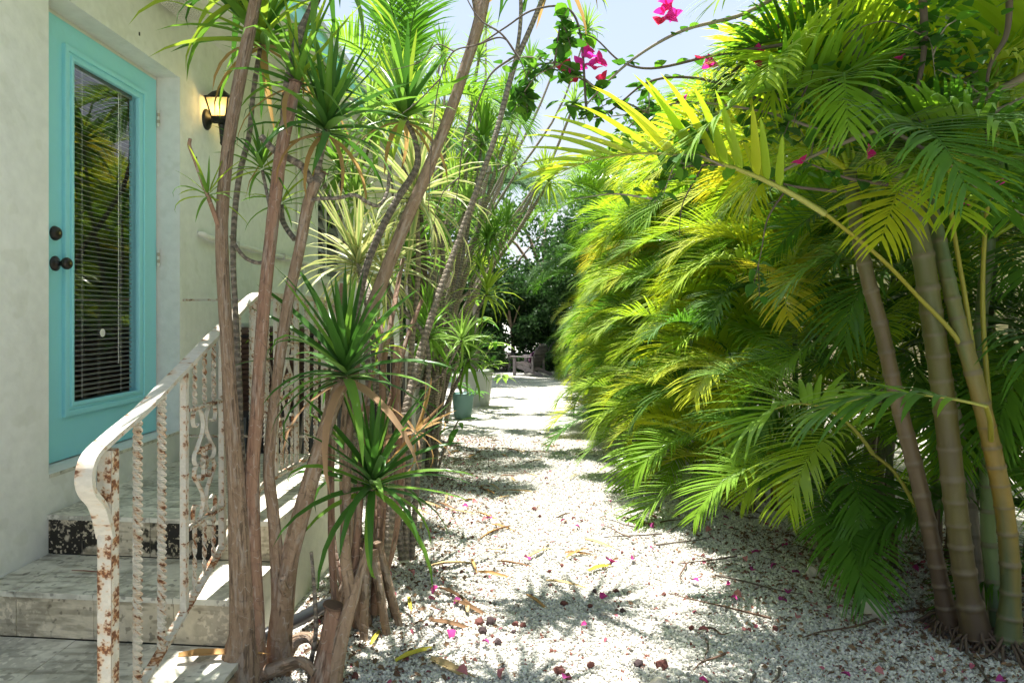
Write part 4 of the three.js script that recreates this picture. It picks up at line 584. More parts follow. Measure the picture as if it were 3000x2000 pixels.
rowD('dracaena', 'pale stemmed dracaena spreading over the path above the planter', [-1.2, groundY(-9.4), -9.4], [[0.6, 4.2, 0.2, 0.42], [1.3, 4.9, 0, 0.4], [1.9, 4.3, 0.2, 0.38], [0.1, 5.1, 0, 0.45], [1.5, 3.4, 0, 0.4], [1.0, 2.7, 0.3, 0.4], [0.4, 3.3, 0.3, 0.4], [2.1, 5.4, 0, 0.36]], { rad: 0.03, r0: 0.15, bark: barkPale, side: 1 });
rowD('dracaena', 'tallest far dracaena with small crowns against the sky', [-1.6, groundY(-11.5), -11.5], [[0.3, 5.8, 0, 0.45], [1.0, 6.3, 0.2, 0.42], [1.7, 5.2, 0, 0.42], [2.3, 6.1, 0, 0.4], [-0.6, 6.0, 0, 0.45], [1.2, 4.2, 0.3, 0.42], [2.0, 4.0, 0, 0.4], [0.4, 4.4, 0.3, 0.42]], { rad: 0.035, r0: 0.18, bark: barkPale, side: 1 });
rowD('dracaena', 'leafy dracaena behind the house corner near the end of the path', [-2.0, groundY(-14), -14], [[0.2, 5.2, 0, 0.5], [1.0, 5.9, 0, 0.5], [-0.8, 6.4, 0, 0.5], [1.8, 4.9, 0, 0.5], [0.8, 3.6, 0.2, 0.5], [1.6, 3.0, 0, 0.5], [-0.2, 7.2, 0, 0.5]], { rad: 0.04, r0: 0.2, bark: barkPale, side: 1 });
{ const t = thing('dark_palm_trunk', 'dark rough trunk between the condenser and the green pot', 'tree', [-0.98, groundY(-6.9), -6.75]); mesh('trunk', trunkTube([[0, -0.1, 0], [0.02, 0.6, 0], [-0.03, 1.6, 0], [-0.1, 2.6, 0], [-0.2, 3.4, 0]], [0.12, 0.09, 0.085, 0.08, 0.07], { rad: 14 }), barkDark, t); for (let i = 0; i < 9; i++) { const f = mesh('frond', FRBIG[i % 4], palmM[i % 2], t); f.position.set(-0.2, 3.4, 0); f.rotation.set(0, i * 2.4, 0, 'YXZ'); f.scale.setScalar(1.5); } }
// broad lanceolate leaves of the potted shrubs
const lance = [0.35, 0.8].map((d) => blade(1, 0.26, d, { prof: (s) => Math.pow(Math.sin(Math.PI * Math.pow(s * 0.98 + 0.02, 0.85)), 0.8), seg: 6, fold: 0.15 }));
function shrub(name, label, base, stems, L, mats) {
  const s = thing(name, label, 'shrub', base, 'leafy shrubs by the pots');
  for (const [x, y, z, n] of stems) { mesh('stem', tube([[0, -0.02, 0], [x * 0.4, y * 0.5, z * 0.4], [x, y, z]], [0.013, 0.01, 0.006], { rad: 6 }), twigGrey, s); for (let i = 0; i < n; i++) { const m = mesh('leaf', pick(lance), pick(mats), s), a = i * 2.4 + rnd(); m.position.set(x, y - i * 0.012, z); m.rotation.set(rr(-0.7, 0.35), a, rr(-0.3, 0.3), 'YXZ'); m.scale.setScalar(L * rr(0.7, 1.15)); } }
}
{ const p = [-.855, -.219, -9.813], q = [-.761, -.267, -11.523];
  shrub('potted_shrub', 'broad leaved shrub growing in the green pot', [p[0], p[1] + 0.3, p[2]], [[-0.05, 0.2, 0.03, 6], [0.16, 0.1, 0.1, 7], [-0.2, 0.35, 0, 6]], 0.24, [broadLeaf]);
  shrub('potted_shrub', 'bright leafy shrub growing in the pale grey planter', [q[0], q[1] + 0.5, q[2]], [[0.25, 0.25, 0.1, 9], [0, 0.65, 0.1, 10], [0.3, 0.6, 0, 9], [-0.3, 0.75, 0, 9], [0.1, 1.0, 0, 9], [0.45, 0.05, 0.2, 8], [-0.1, 1.3, 0, 8]], 0.34, [broadLeaf, youngLeaf, youngLeaf]);
  shrub('young_shrub', 'young broad leaved shrub at the foot of the dark trunk', [-0.72, groundY(-5.6), -5.6], [[0.1, 0.95, 0, 7], [-0.1, 0.7, 0.1, 6], [0.2, 0.5, 0.1, 6]], 0.24, [broadLeaf]);
  shrub('vine_shrub', 'light green leafy plant behind the railing top', [-1.45, groundY(-4.2), -4.32], [[0, 1.25, 0, 8], [0.2, 1.1, 0, 8], [-0.2, 1.2, 0, 7], [0.1, 0.9, 0.05, 7]], 0.15, [youngLeaf, broadLeaf]);
}

// ---------------------------------------------------------------- palm hedge on the right
const hedge = 'areca palms forming the hedge right of the path', WEST = -Math.PI / 2 + 0.5;
const nth = ['nearest', 'second', 'third', 'fourth', 'fifth', 'sixth', 'seventh', 'eighth', 'ninth', 'tenth', 'eleventh', 'twelfth', 'thirteenth', 'farthest'];
function clumpCanes(n, hmax, L, back = 0.48) { const a = []; for (let i = 0; i < n; i++) { const t = (i + 0.5) / n, ang = i * 2.4 + rnd(), r = rr(0.1, 0.35); a.push([Math.cos(ang) * r * 0.6 + mix(-0.6, back, t), Math.sin(ang) * r, mix(0.18, hmax, Math.pow(t, 1.1)) * rr(0.85, 1.1), 6 + (i % 2), L * mix(0.72, 1.1, t)]); } return a; }
for (let i = 0; i < 14; i++) {
  const Z = 4.75 + i * 1.15 + rr(-0.15, 0.15), x = 1.98 + rr(-0.12, 0.12) + Math.max(0, i - 2) * 0.075 - (i > 11 ? 0.5 : 0);
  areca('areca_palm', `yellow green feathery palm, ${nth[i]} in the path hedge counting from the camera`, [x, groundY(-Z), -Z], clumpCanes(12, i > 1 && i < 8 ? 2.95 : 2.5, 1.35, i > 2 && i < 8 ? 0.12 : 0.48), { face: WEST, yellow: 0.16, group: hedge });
}
for (let i = 0; i < 6; i++) {
  const Z = 5.2 + i * 2.3, x = 3.3 + i * 0.08 + rr(-0.15, 0.3);
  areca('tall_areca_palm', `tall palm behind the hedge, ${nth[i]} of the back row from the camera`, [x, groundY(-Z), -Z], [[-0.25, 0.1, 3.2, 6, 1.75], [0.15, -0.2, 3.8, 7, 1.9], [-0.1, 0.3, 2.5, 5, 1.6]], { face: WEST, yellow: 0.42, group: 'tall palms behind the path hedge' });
}
// hero fronds: leaflets are separate pieces
function heroFrond(parent, pos, yaw, elev, bend, L, mat, o = {}) {
  const f = groupPart('frond', parent, pos); f.rotation.set(0, yaw, o.roll || 0, 'YXZ'); const { rachis, leaflets } = frondParts(elev * D, bend * D, L, { pairs: 22, droop: 1.0, leaf: 0.42, wid: 0.05, fold: 0.25, seg: 6, ...o });
  mesh('rachis', rachis, std({ color: lin(0.3, 0.3, 0.05), roughness: 0.5 }), f); for (const l of leaflets) mesh('leaflet', l, Array.isArray(mat) ? pick(mat) : mat, f); return f;
}
{
  const N = thing('areca_palm', 'foreground palm clump with thick ringed canes at the right edge', 'palm');
  const C = (pts, r0, r1, o) => mesh('cane', caneGeo(pts, r0, r1, { seg: 280, rad: 18, ...o }), caneM, N);
  C([[1.745, 0.025, -2.646], [1.703, 0.235, -2.646], [1.664, 0.523, -2.645], [1.624, 0.89, -2.645], [1.578, 1.217, -2.644], [1.526, 1.545, -2.643], [1.443, 1.802, -2.622], [1.335, 2.056, -2.6], [1.241, 2.28, -2.579], [1.179, 2.506, -2.568]], 0.043, 0.036, { step: 0.105, age: 1.25 });
  C([[1.707, 0.006, -2.746], [1.652, 0.264, -2.745], [1.577, 0.604, -2.744], [1.489, 0.944, -2.743], [1.428, 1.216, -2.742], [1.373, 1.42, -2.741], [1.347, 1.628, -2.771], [1.344, 1.845, -2.82]], 0.033, 0.026, { step: 0.1, age: 0.9, mid: [0.11, 0.075, 0.03] });
  C([[1.817, 0.032, -2.578], [1.826, 0.262, -2.578], [1.804, 0.517, -2.577], [1.753, 0.772, -2.577], [1.696, 1.001, -2.576], [1.651, 1.218, -2.605], [1.624, 1.44, -2.645], [1.606, 1.743, -2.724], [1.581, 1.999, -2.774]], 0.035, 0.024, { step: 0.09, low: [0.06, 0.085, 0.028], mid: [0.22, 0.14, 0.015], age: 1.2 });
  C([[1.924, -.04, -2.879], [1.914, 0.416, -2.929], [1.841, 0.851, -2.928], [1.814, 1.066, -2.978], [1.785, 1.438, -3.027], [1.755, 1.738, -3.027]], 0.022, 0.018, { low: [0.2, 0.17, 0.13], mid: [0.2, 0.18, 0.12] }); C([[1.932, -.022, -2.779], [1.918, 0.305, -2.829], [1.904, 0.725, -2.829], [1.909, 1.072, -2.879], [1.986, 1.576, -2.93]], 0.03, 0.024, { low: [0.07, 0.12, 0.06], mid: [0.12, 0.18, 0.05] });
  const v4 = (x, y, z) => [x, y, z];
  // roots at the foot
  for (let i = 0; i < 90; i++) { const c = pick([[1.745, 0.025, -2.646], [1.713, 0.006, -2.746], [1.817, 0.032, -2.578]]), a = rnd() * TAU, r = rr(0.045, 0.1); mesh('root', tube([[c[0] + Math.cos(a) * 0.035, rr(0.03, 0.075), c[2] + Math.sin(a) * 0.035], [c[0] + Math.cos(a) * r * 0.9, rr(0.018, 0.035), c[2] + Math.sin(a + 0.1) * r * 0.9], [c[0] + Math.cos(a + rr(-0.4, 0.4)) * r * 1.3, -0.02, c[2] + Math.sin(a + rr(-0.4, 0.4)) * r * 1.3]], rr(0.003, 0.0065), { rad: 5, seg: 6 }), std({ color: lin(0.09, 0.06, 0.04) }), N); }
  const petM = std({ color: lin(0.26, 0.24, 0.025), roughness: 0.5 }), pet = (q) => mesh('petiole', tube(q, q.map((_, i) => 0.0085 * (1.15 - i * 0.1)), { rad: 8, seg: 24 }), petM, N);
  pet([[1.753, 0.772, -2.577], [1.66, 0.875, -2.445], [1.564, 0.945, -2.324]]); heroFrond(N, [1.564, 0.945, -2.324], -1.75, 14, 46, 0.56, [palmM[1], palmM[0]], { wid: 0.07, leaf: 0.7, droop: 1.5, vee: 0.2, pairs: 15 });
  pet([[1.689, 1.052, -2.586], [1.625, 1.173, -2.585], [1.467, 1.322, -2.552], [1.26, 1.454, -2.419], [1.006, 1.586, -2.275]]); heroFrond(N, [1.006, 1.586, -2.275], -1.85, 36, 62, 1.0, [palmM[2], palmM[2], palmM[3]], { wid: 0.05, leaf: 0.4, droop: 0.7, vee: 1.6, pairs: 19 });
  pet([[1.67, 0.253, -2.775], [1.667, 0.445, -2.925], [1.618, 0.574, -2.995], [1.545, 0.642, -3.024]]); heroFrond(N, [1.545, 0.642, -3.024], -1.2, 50, 105, 0.85, [palmM[1]], { wid: 0.034, leaf: 0.5, droop: 0.7, pairs: 22 });
  pet([[1.728, 0.96, -2.606], [1.703, 1.309, -2.646], [1.676, 1.629, -2.685], [1.674, 1.932, -2.725]]); heroFrond(N, [1.674, 1.932, -2.725], -2.3, 75, 90, 1.0, [palmM[1], palmM[2]], { wid: 0.036, leaf: 0.45, pairs: 20 });
  pet([[1.781, 0.892, -2.627], [1.782, 1.283, -2.667], [1.822, 1.619, -2.708], [1.89, 1.923, -2.749]]); heroFrond(N, [1.89, 1.923, -2.749], -0.6, 78, 90, 1.0, [palmM[1], palmM[2]], { wid: 0.036, leaf: 0.45, pairs: 20 });
  // small basal fronds and the crowns above
  const F = (pos, yaw, k, L, y) => { const f = mesh('frond', FR[k], pickFrondMat(y), N); f.position.set(...pos); f.rotation.set(0, yaw, rr(-0.2, 0.2), 'YXZ'); f.scale.setScalar(L); };
  const tops = [[[1.179, 2.506, -2.568], 1.2, 0.9], [[1.344, 1.845, -2.82], 1.1, -1.4], [[1.581, 1.999, -2.774], 1.2, 0], [[1.755, 1.738, -3.027], 1.1, -1], [[1.986, 1.576, -2.93], 1.2, 0]];
  for (const [p, L, face] of tops) for (let i = 0; i < 9; i++) F(p, face + rr(-1.9, 1.9), Math.floor(rnd() * 12), L * rr(0.8, 1.1), 0.08);
  for (let i = 0; i < 14; i++) F([rr(1.6, 2.6), rr(0.1, 0.9), rr(-4.1, -3.3)], rr(-3, 0.6), Math.floor(rnd() * 12), rr(0.5, 0.9), -0.25);
}
{ // clump between the foreground canes and the hedge
  const base = [2.15, groundY(-3.7), -3.75];
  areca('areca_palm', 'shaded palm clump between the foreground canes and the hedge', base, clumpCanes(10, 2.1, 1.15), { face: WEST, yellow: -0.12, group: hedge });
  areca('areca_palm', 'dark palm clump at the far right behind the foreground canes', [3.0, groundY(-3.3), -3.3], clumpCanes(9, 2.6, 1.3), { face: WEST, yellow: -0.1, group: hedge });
}
{ const p = thing('areca_palm', 'tall palm whose crown hangs over the foreground canes', 'palm', [2.9, 0, -3.6]); for (const [x, z, h] of [[-0.2, 0, 3.8], [-0.1, -0.8, 4.2], [0.3, 0.6, 3.6], [-0.5, -0.4, 3.5]]) { const k = mesh('cane', caneShared[0], caneM, p); k.position.set(x, 0, z); k.scale.set(1.4, h, 1.4); for (let i = 0; i < 10; i++) { const f = mesh('frond', FR[Math.floor(rnd() * 12)], pickFrondMat(0.15), p); f.position.set(x, h, z); f.rotation.set(0, -1.57 + rr(-1.7, 1.7), rr(-0.2, 0.2), 'YXZ'); f.scale.setScalar(rr(1.4, 1.9)); } } }
for (const [x, z, w] of [[3.2, 0.7, 'beside the camera'], [2.9, 2.4, 'behind the camera']]) areca('areca_palm', `hedge palm ${w} past the right edge`, [x, 0, z], clumpCanes(7, 2.4, 1.35), { face: -Math.PI / 2, yellow: 0, group: hedge });
// ---------------------------------------------------------------- bougainvillea
{
  const b = thing('bougainvillea', 'bougainvillea sprawling over the palms with magenta bracts', 'bougainvillea'), nodes = [];
  const br = (pts, r, m = twigMat) => { mesh('branch', tube(pts, pts.map((_, i) => r * (1 - 0.75 * i / (pts.length - 1))), { rad: 6, seg: pts.length * 6 }), m, b); const cv = new THREE.CatmullRomCurve3(pts.map(V)); for (let i = 2; i <= 16; i++) nodes.push(cv.getPoint(i / 16)); };
  br([[1.884, 2.156, -2.429], [1.584, 2, -2.424], [1.311, 1.93, -2.47], [1.112, 1.856, -2.517], [0.918, 1.766, -2.564]], 0.016, twigGrey); br([[1.805, 2.038, -2.327], [1.61, 1.949, -2.374], [1.332, 1.928, -2.42]], 0.013, twigGrey);
  br([[1.196, 2.53, -2.618], [1.001, 2.375, -2.615], [0.806, 2.179, -2.612], [0.715, 2.023, -2.611], [0.689, 1.867, -2.611]], 0.011); br([[1.025, 2.481, -2.516], [0.812, 2.356, -2.512], [0.587, 2.294, -2.509], [0.412, 2.194, -2.506], [0.287, 2.081, -2.505], [0.212, 1.994, -2.503]], 0.009, twigGrey);
  br([[0.962, 2.244, -2.515], [0.712, 2.206, -2.511], [0.462, 2.156, -2.507], [0.362, 2.181, -2.506], [0.262, 2.269, -2.504], [0.2, 2.287, -2.503]], 0.007); br([[0.936, 2.062, -2.614], [0.663, 2.136, -2.56], [0.462, 2.106, -2.507], [0.312, 1.994, -2.505], [0.212, 1.969, -2.503]], 0.007);
  br([[1.404, 2.42, -2.421], [1.416, 2.216, -2.422], [1.392, 2.06, -2.421], [1.356, 1.964, -2.421]], 0.016); br([[1.644, 2.383, -2.325], [1.633, 2.199, -2.325], [1.575, 2.084, -2.324], [1.598, 1.843, -2.374]], 0.013); br([[1.262, 1.954, -2.469], [1.38, 1.856, -2.421], [1.5, 1.784, -2.423], [1.62, 1.688, -2.425], [1.788, 1.592, -2.427]], 0.008, twigGrey);
  br([[0.727, 2.009, -2.561], [0.687, 1.844, -2.511], [0.637, 1.756, -2.51], [0.587, 1.656, -2.509], [0.575, 1.544, -2.509]], 0.005); br([[1.087, 1.931, -2.517], [0.9, 1.994, -2.514], [0.587, 2.031, -2.509], [0.437, 1.994, -2.507], [0.268, 1.99, -2.554]], 0.006, twigGrey); br([[0.924, 1.688, -2.414], [0.864, 1.592, -2.413], [0.84, 1.472, -2.413], [0.816, 1.364, -2.413]], 0.004);
  br([[1.104, 1.688, -2.417], [0.905, 1.702, -2.364], [0.728, 1.761, -2.361], [0.576, 1.773, -2.359]], 0.006); br([[1.284, 1.712, -2.42], [1.116, 1.726, -2.367], [0.963, 1.785, -2.365]], 0.008); br([[1.275, 2.181, -2.519], [1.112, 2.219, -2.517], [0.962, 2.094, -2.515], [0.837, 1.931, -2.513]], 0.006);
  const bare = (pts, r) => mesh('bare_twig', tube(pts, pts.map((_, i) => r * (1 - 0.7 * i / (pts.length - 1))), { rad: 5, seg: pts.length * 5 }), twigMat, b);
  bare([[0.237, 1.981, -2.504], [0.2, 2.331, -2.503], [0.156, 2.381, -2.503], [0.037, 2.369, -2.501], [-.062, 2.306, -2.499], [-.162, 2.244, -2.498], [-.25, 2.219, -2.497], [-.3, 2.119, -2.496], [-.331, 1.881, -2.495], [-.344, 1.631, -2.495]], 0.005); bare([[-.162, 2.244, -2.498], [-.073, 2.248, -2.449], [-.012, 2.156, -2.4], [0.024, 2.072, -2.401]], 0.004); bare([[-.25, 2.219, -2.497], [-.312, 2.244, -2.496], [-.375, 2.181, -2.495], [-.537, 2.138, -2.492]], 0.003); bare([[-.027, 2.17, -2.42], [-.108, 2.102, -2.399], [-.156, 2, -2.398], [-.204, 1.88, -2.397], [-.222, 1.736, -2.397], [-.24, 1.592, -2.397]], 0.0045); bare([[-.012, 2.156, -2.4], [-.072, 2.24, -2.399], [-.144, 2.288, -2.398], [-.192, 2.36, -2.397], [-.216, 2.432, -2.397]], 0.0045); bare([[-.3, 2.119, -2.496], [-.387, 2.031, -2.494], [-.487, 1.956, -2.493]], 0.003); bare([[-.222, 1.736, -2.397], [-.276, 1.688, -2.396], [-.327, 1.522, -2.415]], 0.003);
  for (let i = 0; i < 46; i++) { const s = pick(nodes), e = s.clone().add(new THREE.Vector3(rr(-0.32, 0.14), rr(-0.2, 0.18), rr(-0.15, 0.15))), m = s.clone().lerp(e, 0.5).add(new THREE.Vector3(0, rr(0, 0.06), 0)); br([s.toArray(), m.toArray(), e.toArray()], 0.004, pick([twigMat, twigGrey])); }
  const leafG = [0.2, 0.5].map((d) => blade(1, 0.72, d, { prof: (s) => Math.pow(Math.sin(Math.PI * Math.pow(s * 0.98 + 0.02, 0.72)), 0.85), seg: 4, fold: 0.14 }));
  for (let i = 0; i < 300; i++) { const s = pick(nodes), m = mesh('leaf', pick(leafG), pick(bougLeaf), b); m.position.copy(s); m.rotation.set(rr(-0.6, 0.9), rnd() * TAU, rr(-0.5, 0.5), 'YXZ'); m.scale.setScalar(rr(0.04, 0.072)); }
  { const a = []; for (let i = 0; i < 1700; i++) { const s = pick(nodes); if ((s.x < 0.75 && rnd() < 0.6) || (s.y < 1.85 && rnd() < 0.75)) continue; const k = s.x < 0.95 ? 0.15 : 1; a.push(place(leafG[0], [s.x + rr(-0.1, 0.1) * k, s.y + rr(-0.08, 0.22) * k, s.z + rr(-0.45, 0.08) * k], new THREE.Euler(rr(-0.6, 0.9), rnd() * TAU, rr(-0.5, 0.5), 'YXZ'), rr(0.035, 0.06))); } const f = mesh('small_leaves', mergeGeometries(a), bougLeaf[0], b); f.userData.kind = 'stuff'; }
  const pet = blade(1, 0.8, 0.5, { prof: (s) => Math.pow(Math.sin(Math.PI * Math.pow(s * 0.98 + 0.02, 0.6)), 0.8), seg: 4, fold: 0.2 });
  const flower = (p, L, m) => { const f = groupPart('flower', b, p), t = rnd() * 6; f.rotation.set(rr(-1, 1), rnd() * 6, rr(-1, 1)); for (let k = 0; k < 3; k++) { const q = mesh('bract', pet, m, f); q.rotation.set(-0.7, t + k * TAU / 3, 0, 'YXZ'); q.scale.setScalar(L); } };
  for (const [p, k] of [[[0.231, 2.2, -2.504], 1], [[0.256, 2.163, -2.504], 1], [[0.273, 2.174, -2.484], 0], [[0.222, 2.156, -2.504], 1], [[0.24, 2.219, -2.504], 0], [[0.16, 2.156, -2.503], 2], [[0.195, 2.14, -2.503], 0], [[0.519, 2.362, -2.508], 0], [[0.547, 2.375, -2.508], 0], [[0.506, 2.319, -2.508], 2], [[0.558, 2.341, -2.489], 1], [[0.862, 2.212, -2.513], 0], [[0.862, 2.186, -2.493], 2], [[0.644, 2.188, -2.51], 2], [[0.687, 2.171, -2.511], 0], [[0.594, 2.031, -2.509], 1], [[0.984, 1.784, -2.415], 0], [[1.332, 2.15, -2.42], 0], [[1.548, 1.646, -2.423], 0], [[1.698, 1.712, -2.426], 1], [[1.212, 1.82, -2.418], 0], [[0.3, 2.119, -2.505], 2], [[0.2, 2.106, -2.503], 2], [[0.211, 2.174, -2.483], 1], [[0.265, 2.15, -2.504], 0], [[0.244, 2.176, -2.464], 1], [[0.287, 2.171, -2.505], 1], [[0.527, 2.378, -2.488], 0], [[0.537, 2.337, -2.508], 1]]) flower(p, rr(0.03, 0.042), bract[k]);
}

// ---------------------------------------------------------------- beyond the garden
{ const w = thing('boundary_wall', 'cream garden wall glimpsed between the palms on the right', 'wall'); mesh('wall_face', box(5.6, 5.8, -1, 2.3, -26, 4), creamWall, w); mesh('coping', box(5.55, 5.85, 2.3, 2.38, -26, 4), whitePaint, w); }
const bk = 'trees closing the end of the garden';
for (const [x, Z, h, R, n, s, k, label] of [[-3.2, 27, 9, 3.2, 9000, 0.22, 1, 'bright broadleaf tree beyond the far dracaenas'], [1.0, 29, 8, 3.4, 9000, 0.22, 0, 'round broadleaf tree behind the garden chairs'], [5.2, 27, 9.5, 3.6, 8000, 0.24, 1, 'broadleaf tree behind the far end of the palm hedge'], [-7, 24, 8, 3.4, 7000, 0.24, 0, 'broadleaf tree behind the house corner'], [-0.8, 24.5, 5.6, 1.9, 6000, 0.16, 2, 'dark leafy tree left of the garden chairs'], [3.0, 24.2, 5.2, 1.8, 6000, 0.16, 2, 'dark leafy tree right of the garden chairs'], [10, 20, 8, 3.6, 6000, 0.26, 1, 'broadleaf tree past the cream wall']]) broadTree('broadleaf_tree', label, [x, groundY(-Z), -Z], h, R, n, s, treeLeaf[k], { group: bk, low: 0.25, clumps: 18 });
for (let i = 0; i < 10; i++) { const x = -4.4 + i * 1.02; broadTree('hedge_shrub', `dark evergreen hedge shrub closing the garden, ${nth[i]} from the left`, [x, groundY(-22.6), -22.4 - (i % 2) * 0.9], 3.1, 1.25, 8000, 0.15, treeLeaf[2], { group: 'hedge shrubs at the path end', cat: 'shrub', low: 0.02, clumps: 22 }); }
for (const [x, Z, h, L, label, m] of [[-1.3, 18.5, 5.2, 2.7, 'drooping feathery palm over the end of the path', palmBlue], [-3.2, 19.5, 5.8, 2.8, 'tall feathery palm left of the path end', palmBlue], [2.6, 20.5, 5.2, 2.6, 'feathery palm above the end of the hedge', palmM[1]], [1.9, 21.2, 3.0, 2.0, 'low palm with brown trunk beside the garden chairs', palmM[0]]]) {
  const p = thing('feather_palm', label, 'palm', [x, groundY(-Z), -Z], 'palms at the end of the path'); mesh('trunk', caneGeo(canePath(h, rr(-0.3, 0.3), rr(-0.2, 0.2)), 0.11, 0.08, { seg: 40, step: 0.14, mid: [0.2, 0.17, 0.12], top: [0.2, 0.18, 0.13] }), caneM, p); const tp = [0, h, 0];
  for (let i = 0; i < 20; i++) { const f = mesh('frond', FRBIG[i % 4], m, p); f.position.set(...tp); f.rotation.set(0, i * 2.4, rr(-0.2, 0.2), 'YXZ'); f.scale.setScalar(L * rr(0.85, 1.1)); }
}
// ---------------------------------------------------------------- fallen things
const dryLeafG = [0.15, 0.4].map((d) => blade(1, 0.075, d, { seg: 5, fold: 0.5, twist: 0.7 })), petalG = blade(1, 0.85, 0.9, { prof: (s) => Math.pow(Math.sin(Math.PI * Math.pow(s * 0.98 + 0.02, 0.6)), 0.8), seg: 3, fold: 0.35 });
const dryM = [std({ color: lin(0.4, 0.22, 0.07), roughness: 0.8 }), std({ color: lin(0.45, 0.33, 0.15), roughness: 0.8 }), std({ color: lin(0.2, 0.11, 0.05), roughness: 0.9 }), std({ color: lin(0.5, 0.42, 0.04), roughness: 0.7 })];
const zone = (x, z) => (x < -0.35 ? (z > -2.9 ? 'by the sawn dracaena stump' : z > -4.5 ? 'beside the slender dracaena stems' : 'by the far dracaena bases') : x > 0.75 ? (z > -3.2 ? (x > 1.35 ? 'at the foot of the ringed palm canes' : 'in the shade left of the ringed palm canes') : 'under the edge of the palm hedge') : z > -2.8 ? 'at the very front of the path' : z > -3.6 ? 'on the open foreground gravel' : z > -5.5 ? 'on the sunlit middle of the path' : 'far along the path');
const onGround = (x, z, h = 0.012) => [x, groundY(z) + relief(x, z) + h, z];
function fallenLeaf(p, L, yaw, k) { const m = mesh('dry_leaf', pick(dryLeafG), dryM[k], null), z = zone(p[0], p[2]), w = ['orange brown', 'straw coloured', 'dark brown', 'yellow green'][k]; tag(m, `${w} dry strap leaf fallen ${z}`, 'leaf', `${w} fallen leaves ${z}`); m.position.set(...p); m.rotation.set(rr(-0.06, 0.02), yaw, rr(-0.4, 0.4), 'YXZ'); m.scale.setScalar(L); }
for (const [p, L, yaw, k] of [[[0.236, -.046, -3.628], 0.22, 2.5, 0], [[0.333, -.04, -3.422], 0.3, 2.4, 3], [[0.036, -.045, -3.625], 0.26, 2.6, 1], [[0.016, -.031, -3.106], 0.24, 0.7, 0], [[-.236, -.026, -2.912], 0.28, 3.3, 1], [[-.336, -.014, -2.485], 0.36, 1.0, 1], [[-.191, -.062, -4.231], 0.24, 1.0, 0], [[-.308, -.071, -4.553], 0.24, 0.8, 0], [[-.346, -.093, -5.313], 0.14, 2.4, 0], [[-.173, -.082, -4.932], 0.18, 2.6, 1], [[-.513, -.03, -3.058], 0.2, 0.3, 3], [[-.578, -.017, -2.59], 0.2, 3.1, 3], [[-.456, -.013, -2.457], 0.3, 2.5, 3], [[-.483, -.073, -4.594], 0.2, 1.3, 1], [[-.303, -.029, -3.022], 0.3, 1.0, 2], [[-.38, -.023, -2.807], 0.3, 1.4, 2], [[0.115, -.036, -3.278], 0.24, 1.4, 1], [[-.176, -.141, -7.042], 0.26, 1.2, 0], [[0.068, -.136, -6.844], 0.24, 1.5, 2]]) fallenLeaf([p[0], p[1] + relief(p[0], p[2]) + 0.014, p[2]], L, yaw, k);
for (let i = 0; i < 46; i++) { const z = -rr(2.4, 8), x = rr(-0.75, 0.1) + (rnd() < 0.3 ? 0.6 : 0); fallenLeaf(onGround(x, z, 0.014), rr(0.12, 0.3), rnd() * 6, Math.floor(rnd() * 3)); }
{ const st = thing('dry_frond_piece', 'orange brown dry frond sheath lying on the paving by the steps', 'leaf', [-1.151, 0.11, -2.263]); const g = blade(0.3, 0.03, 0.1, { seg: 5, fold: 0.5 }); const m = mesh('sheath', g, dryM[0], st); st.rotation.set(0.0, 1.75, 0.2, 'YXZ'); const s2 = thing('dry_frond_piece', 'thin red brown dry leaf on the middle step', 'leaf', [-1.75, 0.262, -2.62]); mesh('sheath', blade(0.24, 0.012, 0.1, { seg: 5 }), std({ color: lin(0.22, 0.08, 0.04) }), s2); s2.rotation.set(0, 1.5, 0); }
for (let i = 0; i < 64; i++) { const t = rnd(), z = t < 0.55 ? -rr(2.35, 4.5) : -rr(2.3, 5), x = t < 0.55 ? rr(0.7, 2.1) : rr(-0.7, 0.9), k = Math.floor(rnd() * 3), m = mesh('fallen_bract', petalG, fallen[k]), zn = zone(x, z), w = ['magenta', 'faded pink', 'purple'][k]; tag(m, `${w} bougainvillea bract fallen ${zn}`, 'bract', `${w} bracts ${zn}`); m.position.set(...onGround(x, z, 0.02)); m.rotation.set(rr(-0.5, 0.2), rnd() * 6, rr(-0.6, 0.6), 'YXZ'); m.scale.setScalar(rr(0.03, 0.05)); }
const rockG = [0, 1, 2].map(() => { const g = new THREE.IcosahedronGeometry(1, 1), p = g.attributes.position, mm = new Map(); for (let i = 0; i < p.count; i++) { const k = [p.getX(i), p.getY(i), p.getZ(i)].map((n) => n.toFixed(3)).join(); if (!mm.has(k)) mm.set(k, rr(0.72, 1.2)); const s = mm.get(k); p.setXYZ(i, p.getX(i) * s * 1.2, p.getY(i) * s * 0.8, p.getZ(i) * s); } g.computeVertexNormals(); return g; });
const rockM = [std({ color: lin(0.14, 0.05, 0.04), roughness: 0.95 }), std({ color: lin(0.07, 0.045, 0.045), roughness: 0.95 }), std({ color: lin(0.55, 0.5, 0.42), roughness: 0.95 })];
const rock = (x, z, r, k) => { const m = mesh('stone', pick(rockG), rockM[k]), zn = zone(x, z), w = (r > 0.0125 ? 'larger ' : 'tiny ') + ['red brown lava', 'dark grey', 'pale coral'][k]; tag(m, `${w} stone ${zn}`, 'stone', `${w} stones ${zn}`); m.position.set(...onGround(x, z, r * 0.35)); m.rotation.set(rnd() * 6, rnd() * 6, 0); m.scale.setScalar(r); };
